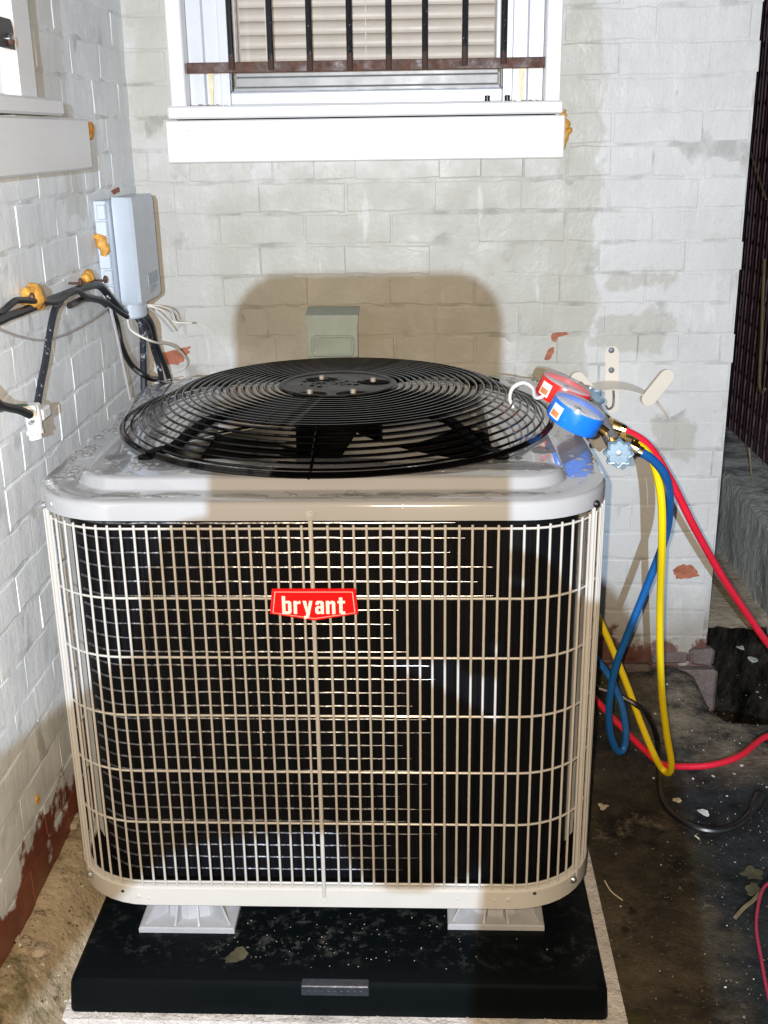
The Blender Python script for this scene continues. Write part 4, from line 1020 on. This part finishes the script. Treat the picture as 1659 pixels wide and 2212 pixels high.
def sticker(go, T, a0, r_, th, w):
    mb = MB(); P = []; F = []
    n = 6
    for i in range(n+1):
        a = a0-w/2+w*i/n
        for z in (.006, th-.006): P.append(T @ V(((r_+.0006)*math.cos(a), (r_+.0006)*math.sin(a), z)))
    mb.add(P, [(2*i, 2*i+2, 2*i+3, 2*i+1) for i in range(n)]); s = mb.build('sticker', M['sticker'], go)
    mb = MB(); P = []
    for i in range(n+1):
        a = a0-w*.36+w*.72*i/n
        for z in (.009, .009+(th-.012)*.42): P.append(T @ V(((r_+.0011)*math.cos(a), (r_+.0011)*math.sin(a), z)))
    mb.add(P, [(2*i, 2*i+2, 2*i+3, 2*i+1) for i in range(n)]); mb.build('sticker_print', M['stickerorange'], go)
GA = V((.42, -.10, .90))
cb = onY(1232, 916, 1.885); cr_ = onY(1207, 868, 1.985)
go, T, a0 = gauge(cb, GA, .048, .036, M['gblu'], M['dial'], .8); sticker(go, T, a0-.75, .048, .036, .5)
go2, T2_, a02 = gauge(cr_, GA+V((-.03, .05, 0)), .048, .036, M['gred'], M['dialr'], -.4); sticker(go2, T2_, a02-.75, .048, .036, .5)
kf, kb = onY(1335, 975, 1.83), onY(1275, 866, 2.03)
ad = (kb-kf).normalized()
mb = MB(); mb.tube([kf+ad*.03, kb-ad*.03], .013, 12); mb.build('manifold_bar', M['manifold'], gm)
mb = MB(); mb.tube([cb+GA.normalized()*.012+V((.038, -.005, -.012)), kf+ad*.06], .009, 10); mb.build('gauge_stem', M['brass'], gm)
mb = MB(); mb.tube([cr_+GA.normalized()*.012+V((.038, 0, -.012)), kb-ad*.05], .009, 10); mb.build('gauge_stem', M['brass'], gm)
def knob(c, d_, name):
    az = V(d_).normalized(); ax = az.cross(V((0, 0, 1))).normalized(); ay = az.cross(ax); T = Matrix((ax, ay, az)).transposed().to_4x4(); T.translation = c
    def lobe(z, s): return [T @ V(((.0235+.0028*math.cos(8*a))*s*math.cos(a), (.0235+.0028*math.cos(8*a))*s*math.sin(a), z)) for a in [2*PI*k/64 for k in range(64)]]
    mb = MB(); mb.loft([lobe(0, .94), lobe(.002, 1), lobe(.008, 1), lobe(.010, .95), lobe(.0095, .8), lobe(.0085, .76)], True, True); ko = mb.build('valve_knob', M['knob'], gm, True, 40)
    mb = MB(); mb.lathe([(.0045, .0085), (.0045, .0115), (.003, .012)], 10, T); mb.build('stem_screw', M['chrome'], ko)
    mb = MB()
    for a in range(6):
        q = T @ Matrix.Rotation(a*PI/3+.2, 4, 'Z'); P = [(-.003, .0115, .0086), (.003, .0115, .0086), (.003, .0135, .0086), (-.003, .0135, .0086)]
        mb.add([q @ V(p) for p in P]+[q @ V((p[0], p[1], p[2]+.0006)) for p in P], [(0, 3, 2, 1), (4, 5, 6, 7), (0, 1, 5, 4), (1, 2, 6, 5), (2, 3, 7, 6), (3, 0, 4, 7)])
    mb.build('raised_marks', M['knob'], ko, False, kind='stuff')
knob(kf+V((0, -.006, 0)), V((-.12, -1, .12)), 'f'); knob(kb, V((-.2, -.9, .5)), 'b')
mb = MB(); mb.tube([kf+V((0, -.004, 0)), kf+ad*.045], .009, 12); mb.tube([kf+ad*.03, kf+ad*.045], .013, 6); mb.tube([kb, kb-ad*.04], .008, 12); mb.build('valve_stem', M['brass'], gm)
HP = {}
for nm, px, py, y, t in (('red', 1346, 928, 1.96, .62), ('yel', 1372, 958, 1.905, .5), ('blu', 1382, 975, 1.86, .3)):
    e = onY(px, py, y); s = onY(px-58, py-22 if nm != 'blu' else py-30, y+.01); HP[nm] = e
    mb = MB(); d_ = (e-s); mb.tube([s, s+d_*.45], .0075, 10); mb.tube([s+d_*.40, s+d_*.58], .0125, 6); mb.tube([s+d_*.60, s+d_*.9], .0115, 12); mb.tube([s+d_*.9, e+d_*.08], .0095, 12); mb.build('hose_fitting', M['brass'], gm, True, 30)
hk = spline([cr_+V((.0, -.02, .03)), onY(1160, 860, 1.95), onY(1150, 838, 1.93), onY(1130, 827, 1.92), onY(1108, 838, 1.92), onY(1101, 860, 1.925), onY(1108, 880, 1.93)], 6)
mb = MB(); mb.tube(hk, .0032, 8); mb.build('hook', M['fitting'], gm)

# ------------------------------------------------------------------ hoses and the cord
GH = 'gauge hoses'
y0 = HP['red'].y
line('hose', [HP['red']+V((-.02, 0, .008)), HP['red'], onY(1400, 962, 1.97), onY(1450, 1040, 1.99), onY(1500, 1140, 2.02), onY(1560, 1245, 2.08), onY(1620, 1335, 2.14), onY(1659, 1390, 2.18), onY(1740, 1490, 2.28), V((.96, 2.38, .10)), V((.97, 2.42, .022)), V((.92, 2.40, .016)), onZ(1659, 1590, .015), onZ(1600, 1632, .015), onZ(1540, 1652, .015), onZ(1480, 1656, .016), onZ(1430, 1650, .03), onY(1390, 1618, 2.235), onY(1335, 1563, 2.25), onY(1290, 1515, 2.26), onY(1240, 1460, 2.27)], .0074, M['hred'], 'red rubber hose from the gauge set sweeping out right and back along the ground', 'hose', GH, 10)
line('hose', [HP['yel']+V((-.02, 0, .008)), HP['yel'], onY(1398, 978, 1.92), onY(1418, 1020, 1.94), onY(1429, 1085, 1.95), onY(1430, 1180, 1.98), onY(1426, 1300, 2.06), onY(1426, 1400, 2.10), onY(1430, 1500, 2.14), onY(1441, 1590, 2.17), onY(1450, 1645, 2.19), onZ(1446, 1669, .02), onZ(1430, 1660, .02), onY(1412, 1628, 2.22), onY(1384, 1560, 2.24), onY(1350, 1468, 2.27), onY(1305, 1360, 2.30), onY(1270, 1290, 2.31)], .0076, M['hyel'], 'yellow rubber hose hanging in one long loop beside the condenser', 'hose', GH, 10)
line('hose', [HP['blu']+V((-.02, 0, .01)), HP['blu'], onY(1412, 995, 1.88), onY(1438, 1030, 1.91), onY(1447, 1085, 1.97), onY(1437, 1160, 2.06), onY(1402, 1255, 2.09), onY(1362, 1355, 2.10), onY(1330, 1440, 2.11), onY(1316, 1520, 2.12), onY(1318, 1580, 2.13), onY(1332, 1620, 2.14), onY(1347, 1618, 2.15), onY(1352, 1580, 2.16), onY(1342, 1520, 2.18), onY(1318, 1465, 2.21), onY(1290, 1425, 2.24), onY(1250, 1380, 2.27)], .0078, M['hblu'], 'blue rubber hose dropping to a tight loop beside the condenser', 'hose', GH, 10)
cd = thing('power_cord', onZ(1450, 1760, .01), 'black cord with a plug end lying on the ground right of the condenser', 'cord')
mb = MB(); mb.tube(spline([onY(1270, 1480, 2.28), onY(1305, 1490, 2.27), onY(1340, 1503, 2.26), onY(1395, 1540, 2.25), onZ(1420, 1600, .012), onZ(1424, 1680, .010), onZ(1432, 1730, .010), onZ(1460, 1765, .010), onZ(1510, 1790, .010), onZ(1560, 1794, .010), onZ(1600, 1778, .011), onZ(1625, 1752, .013)], 7), .0065, 8); mb.build('cord', M['cableclean'], cd)
q = onZ(1625, 1752, .014); q2 = onZ(1643, 1722, .018); mb = MB(); mb.tube([q, q.lerp(q2, .4), q2], [.008, .013, .014], 10); mb.build('plug', M['cableclean'], cd)

# ------------------------------------------------------------------ right side: low concrete wall, fence, footing
lcw = MB()
cwx, cwz = .95, .352
for j in range(26): pass
n = 50; rows = []
for i in range(n+1):
    y = .95+i*.09
    w = lambda s, a: a*1.5*mnoise.fractal(V((y*6, s, 0)), 1., 2., 3)
    rows.append([V((cwx+w(1, .008), y, -.25)), V((cwx+w(2, .010), y, .10)), V((cwx+w(3, .010), y, .25)), V((cwx+w(4, .006), y, cwz-.014+w(5, .006))), V((cwx+.016+w(6, .006), y, cwz+w(7, .006))), V((cwx+.09, y, cwz+w(8, .008))), V((cwx+.165+w(9, .006), y, cwz+w(10, .006))), V((cwx+.18, y, -.25))])
lcw.loft(rows, True, True); lcw.build('low_concrete_wall', M['mossy'], loc=(cwx+.09, 3.2, 0), label='low mossy concrete wall running back beside the brick wall end', cat='wall', ang=50)
mb = MB(); mb.bbox((.90, 3.75, .0), (1.02, 4.1, .43), .012); mb.build('concrete_block', M['mossy'], loc=(.95, 3.9, 0), label='grey block end behind the low concrete wall at the fence foot', cat='concrete block')
mb = MB(); rg = []
for i in range(13):
    x = XE+.003+.215*i/12; d_ = .016*mnoise.noise(V((x*26, 0, 0))); e_ = .006*mnoise.noise(V((x*40, 4, 0)))
    rg.append([V((x, 2.885+d_, .068+e_)), V((x, 4.6, .05)), V((x, 4.6, .10)), V((x, 3.2, .10+e_)), V((x, 2.90+d_, .099+e_)), V((x, 2.872+d_, .088))])
mb.loft(rg); mb.build('footing_ledge', M['block'], loc=(.85, 3.0, .0), label='tan concrete footing ledge between the brick wall end and the low wall', cat='footing', ang=40)
# rough brick footing at the foot of the back wall
ftg = thing('brick_footing', (.6, D-.02, 0), 'rough dark brick footing under the end of the painted back wall', 'footing')
rf = random.Random(2)
for i, (xa, xb, za, zb2, pr_) in enumerate(((.36, .47, -.03, .05, .012), (.48, .60, -.05, .045, .016), (.61, .775, -.12, .035, .03), (.60, .70, .04, .075, .008), (.70, .765, .04, .09, .012))):
    mb = MB(); mb.bbox((xa, D-pr_-rf.uniform(0, .01), za), (xb, D+.02, zb2), .009)
    for v in mb.v: v += V((.006, .006, .006))*mnoise.noise(v*23)
    mb.build('brick', M['oldbrick'], ftg, True, 30)
fn = thing('chain_link_fence', (1.09, 3.9, .35), 'dark maroon slatted chain link fence beyond the brick wall end', 'fence')
FX = 1.105; ym = 1.0
smesh = MB().bbox((-.004, -.031, 0), (.004, .031, 2.2), .0015).mesh('slat', M['slat'])
for k in range(66):
    o = bpy.data.objects.new('slat', smesh); put(o, fn); o.location = V((FX+.006, ym+.035+k*.072, .36))-wloc(fn); o.rotation_euler = (random.uniform(-.004, .004), 0, random.uniform(-.06, .06))
mb = MB(); h = .072
for k in range(66):
    y = ym+k*h; pts = []; z = .36; s = 0
    while z < 2.56: pts.append((FX+(.004 if s % 2 else -.008), y+(h*.52 if s % 2 else -.001), z)); z += h*.62; s += 1
    mb.tube(pts, .0023, 4, False, False)
mb.build('chain_mesh', M['chain'], fn, False)
for y in (1.1, 2.6, 4.6):
    mb = MB(); mb.cyl((FX+.05, y, .3), (FX+.05, y, 2.6), .024, 12); mb.build('post', M['chain'], fn)
mb = MB(); mb.cyl((FX+.03, ym, 2.57), (FX+.03, 5.7, 2.57), .02, 10); mb.build('top_rail', M['chain'], fn)
line('vine_stem', [onX(1652, 560, 1.08), onX(1648, 650, 1.07), onX(1646, 720, 1.065), onX(1643, 770, 1.065), onX(1641, 830, 1.06), onX(1646, 850, 1.055), onX(1652, 840, 1.05)], .005, M['stem'], 'dry brown vine stem hanging down in front of the fence', 'vine', None, 6)
line('vine_stem', [onX(1622, 330, 1.07), onX(1640, 385, 1.06), onX(1655, 430, 1.05)], .003, M['stem'], 'thin dark twig slanting across the fence near the wall edge', 'vine', None, 6)
line('straw', [onX(1619, 968, 1.06), onX(1622, 1010, 1.04), onX(1626, 1040, 1.02), onX(1634, 1060, 1.01)], .0025, M['straw'], 'pale bent straw standing on the low concrete wall', 'straw', None, 6)

# ------------------------------------------------------------------ ground litter
def leaf(c, r_, mat, label, lobes=0, rot=0, seed=0, cat='leaf', group='dead leaves', name='leaf', lift=.003):
    rr = random.Random(seed); mb = MB(); n = 22; P = []; c = V(c)
    for k in range(n):
        a = 2*PI*k/n; q = r_*(1+.25*math.cos(2*a)) if not lobes else r_*(.62+.42*abs(math.cos(lobes*a/2)))
        q *= 1+rr.uniform(-.12, .12); a2 = a+rot
        P.append(c+V((q*math.cos(a2), q*math.sin(a2), lift+.15*r_*math.sin(2*a+seed)+rr.uniform(0, .001))))
    ctr = c+V((0, 0, lift+.1*r_)); vs_ = P+[ctr]+[p-V((0, 0, .0008)) for p in P]+[ctr-V((0, 0, .0008))]
    F = [(k, (k+1) % n, n) for k in range(n)]+[(n+1+(k+1) % n, n+1+k, 2*n+1) for k in range(n)]+[(k, n+1+k, n+1+(k+1) % n, (k+1) % n) for k in range(n)]
    mb.add(vs_, F); return mb.build(name, mat, loc=c, label=label, cat=cat, group=group)
leaf(onZ(510, 2068, .1), .017, M['leafg'], 'olive dead leaf lying on the black pad below the left riser', 0, .9, 1)
leaf(onZ(1303, 1744, .01), .012, M['leafp'], 'cream torn leaf on the dark ground close to the condenser', 3, .3, 3)
leaf(onZ(1462, 1730, .01), .010, M['leafp'], 'pale crumpled leaf inside the curve of the black cord', 3, 1.2, 4)
leaf(onZ(1519, 1757, .01), .011, M['chips'], 'grey white oval leaf on the slate ground inside the cord loop', 0, 2.2, 5)
leaf(onZ(1625, 1890, .005), .022, M['leafg'], 'star shaped olive leaf on the slate ground below the plug, nearest the cord', 5, .4, 6)
leaf(onZ(1630, 1925, .005), .020, M['leafg'], 'lower star shaped olive leaf on the slate ground at right', 5, 1.4, 7)
leaf(onG(1604, 1402), .017, M['chips'], 'pale flat stone in the dark pit behind the wall end', 0, .4, 8, 'stone', 'pale stones in the dark pit', 'stone', .006)
leaf(onG(1632, 1428), .018, M['mossy'], 'greenish flat stone lower right in the dark pit', 0, .1, 9, 'stone', 'pale stones in the dark pit', 'stone', .006)
mb = MB(); mbg = MB(); rc = random.Random(21); nchip = 0
while nchip < 270:
    if nchip < 45: x, y = rc.uniform(.77, .95), rc.uniform(2.5, 2.95)
    elif rc.random() < .72: x, y = rc.uniform(.36, .93), rc.uniform(1.35, 2.66)
    else: x, y = rc.uniform(XL+.01, -.58), rc.uniform(1.35, 2.3)
    if x > .3 and x < .56 and rc.random() < .62: continue
    r_ = .0009+.0042*rc.random()**5; z = gh(x, y); n = rc.choice((3, 4, 5)); ph = rc.uniform(0, 6)
    P = [V((x+r_*math.cos(ph+2*PI*k/n)*rc.uniform(.5, 1.2), y+r_*math.sin(ph+2*PI*k/n)*rc.uniform(.5, 1.2), z+.001+rc.uniform(0, r_*.5))) for k in range(n)]
    mb.prism(P, (0, 0, .0012)); nchip += 1
for k in range(1500):
    x, y = (rc.uniform(.33, .93), rc.uniform(1.35, 2.7)) if rc.random() < .7 else (rc.uniform(XL+.01, -.57), rc.uniform(1.35, 2.3))
    r_ = rc.uniform(.0006, .0019)*(1 if rc.random() < .9 else 2); z = gh(x, y); a = rc.uniform(0, 3)
    P = [V((x+r_*math.cos(a+2*PI*k_/4), y+r_*math.sin(a+2*PI*k_/4)*.8, z)) for k_ in range(4)]; mbg.loft([P, [p.lerp(V((x, y, z)), .4)+V((0, 0, r_)) for p in P]])
mbg.build('gravel', M['grains'], label='dark brown grit scattered over the dirty ground', cat='debris', kind='stuff')
mb.build('paint_chips', M['chips'], label='pale paint chips and grit scattered over the dirty ground', cat='debris', kind='stuff')
mb = MB()
for k in range(230):
    x, y = rc.uniform(-.57, .28), 1.4405-abs(rc.gauss(.004, .006)) if rc.random() < .62 else rc.uniform(1.48, 1.62)
    on = y > 1.445; z = .1 if on else .0402
    r_ = rc.uniform(.0008, .0022)*(.6 if on else 1)
    if on: x = rc.gauss(-.12, .13)
    if not on and y < 1.427: y = 1.43
    mb.sphere((x, y, z+r_*.4), r_, 5, 4, (1, 1, .7))
mb.build('grit', M['block'], label='fine pale grit along the front of the black pad and on top of it', cat='debris', kind='stuff')
line('stick', [onZ(103, 2052, .06), onZ(122, 2082, .055), onZ(143, 2113, .05)], .0052, M['stick'], 'short black stick leaning against the left edge of the pad', 'stick', None, 7)
line('twig', [onZ(1588, 1982, .010), onZ(1606, 1962, .012), onZ(1626, 1946, .014), onZ(1640, 1930, .012)], .0040, M['stem'], 'brown twig with a pale cut end on the slate ground', 'twig', None, 6)
line('wire', [onZ(1675, 1900, .02), onZ(1650, 1918, .02), onZ(1637, 1960, .018), onZ(1634, 2010, .015), onZ(1644, 2070, .012), onZ(1655, 2130, .012), onZ(1672, 2200, .012)], .0032, M['redwire'], 'dark red thin wire curving in at the lower right edge', 'wire', None, 7)
line('straw', [onZ(1306, 1902, .012), onZ(1320, 1925, .008), onZ(1345, 1945, .006)], .0012, M['straw'], 'thin pale straw beside the slab edge', 'straw', None, 5)
line('straw', [onZ(1738*.864+0, 1805, .006), onZ(1510, 1812, .006)], .002, M['straw'], 'tiny yellow straw bit on the slate ground', 'straw', None, 5)
# rubble along the left wall foot
for i, (px, py, z, s) in enumerate(((150, 1850, .06, .022), (133, 1875, .05, .014), (30, 1990, .11, .02), (90, 2100, .07, .016), (60, 2080, .08, .012), (165, 1835, .06, .016))):
    c = onZ(px, py, z); mb = MB(); c.z = gh(c.x, c.y)+s*.25; mb.sphere(c, s, 10, 7, (1.2, 1, .6), .8, i+3)
    mb.build('stone', M['block'], loc=c, label=('dark rubble lump in the corner beside the condenser, largest of the pile', 'small rubble lump just left of the largest one', 'pale lump at the left edge under the bare brick', 'rubble lump above the black stick', 'small lump left of the black stick', 'lump nearest the condenser in the left corner')[i], cat='stone', group='rubble along the left wall foot', ang=60)

# ------------------------------------------------------------------ the photographer, whose phone and arms throw the big shadow
ph = MB()
prf_ = rrect(-.124, .037, 1.205, 1.420, .030, 0, 8)
ph.loft([[V((p.x, -.016, p.y)) for p in prf_], [V((p.x, -.004, p.y)) for p in prf_]])
ph.build('smartphone', M['phone'], loc=(-.043, -.01, 1.31), label='black phone held up in both hands of the photographer', cat='phone')
sk = bpy.data.meshes.new('person')
pts = [((-.02, -1.02, .86), .13), ((-.02, -1.02, 1.02), .125), ((-.02, -1.02, 1.20), .14), ((-.015, -1.03, 1.34), .055), ((-.0115, -1.02, 1.42), .06), ((-.0115, -1.01, 1.50), .085), ((-.0115, -1.01, 1.58), .075),
       ((-.20, -1.0, 1.27), .06), ((-.31, -.52, 1.152), .062), ((-.125, -.07, 1.205), .040), ((.16, -1.0, 1.27), .06), ((.045, -.45, 1.00), .066), ((.084, -.07, 1.185), .058),
       ((-.11, -1.0, .78), .095), ((-.12, -.98, .45), .065), ((-.12, -1.0, .09), .045), ((-.12, -.90, .04), .04),
       ((.07, -1.0, .78), .095), ((.08, -.98, .45), .065), ((.08, -1.0, .09), .045), ((.08, -.90, .04), .04)]
ed = [(0, 1), (1, 2), (2, 3), (3, 4), (4, 5), (5, 6), (2, 7), (7, 8), (8, 9), (2, 10), (10, 11), (11, 12), (0, 13), (13, 14), (14, 15), (15, 16), (0, 17), (17, 18), (18, 19), (19, 20)]
pts += [((-.045, -.05, 1.165), .058), ((.03, -.05, 1.14), .070), ((-.05, -.06, 1.085), .045)]; ed += [(9, 21), (21, 22), (22, 23)]
for hand, sx, ph_x in ((9, -1, -.124), (12, 1, .037)):
    w0 = V(pts[hand][0]); i0 = len(pts)
    pm = V((ph_x+sx*.022, -.024, w0.z+.03)); pts.append((tuple(pm), .026)); ed.append((hand, i0))
    for k in range(4):
        z = pm.z-.022+k*.021; j = len(pts)
        pts += [((ph_x+sx*.020, -.002, z), .0095), ((ph_x-sx*.004, .006, z+.002), .0085), ((ph_x-sx*(.026, .03, .03, .024)[k], .0065, z+.003), .0075)]
        ed += [(i0, j), (j, j+1), (j+1, j+2)]
    j = len(pts); pts += [((ph_x+sx*.008, -.030, pm.z+.025), .012), ((ph_x-sx*.02, -.028, pm.z+.045), .0095)]; ed += [(i0, j), (j, j+1)]
sk.from_pydata([p for p, _ in pts], ed, []); sk.materials.append(M['cloth'])
so = bpy.data.objects.new('person', sk); put(so, None, 'standing photographer in dark clothes with a head lamp, holding a phone in both hands', 'person')
md = so.modifiers.new('skin', 'SKIN'); sd = so.modifiers.new('subsurf', 'SUBSURF'); sd.levels = 2; sd.render_levels = 2
for i, (p, r_) in enumerate(pts): sk.skin_vertices[0].data[i].radius = (r_, r_)
sk.skin_vertices[0].data[0].use_root = True
mb = MB(); mb.lathe([(.018, 0), (.020, .004), (.020, .016)], 16, Matrix.Translation((-.0115, -.922, 1.532)) @ Matrix.Rotation(-PI/2, 4, 'X'))
mb.build('lamp_housing', M['phone'], so, loc=(-.0115, -.915, 1.532))
print('bricks', nb, nl, 'objects', len(bpy.data.objects), 'tris', sum(len(o.data.polygons) for o in bpy.data.objects if o.type == 'MESH')*2)
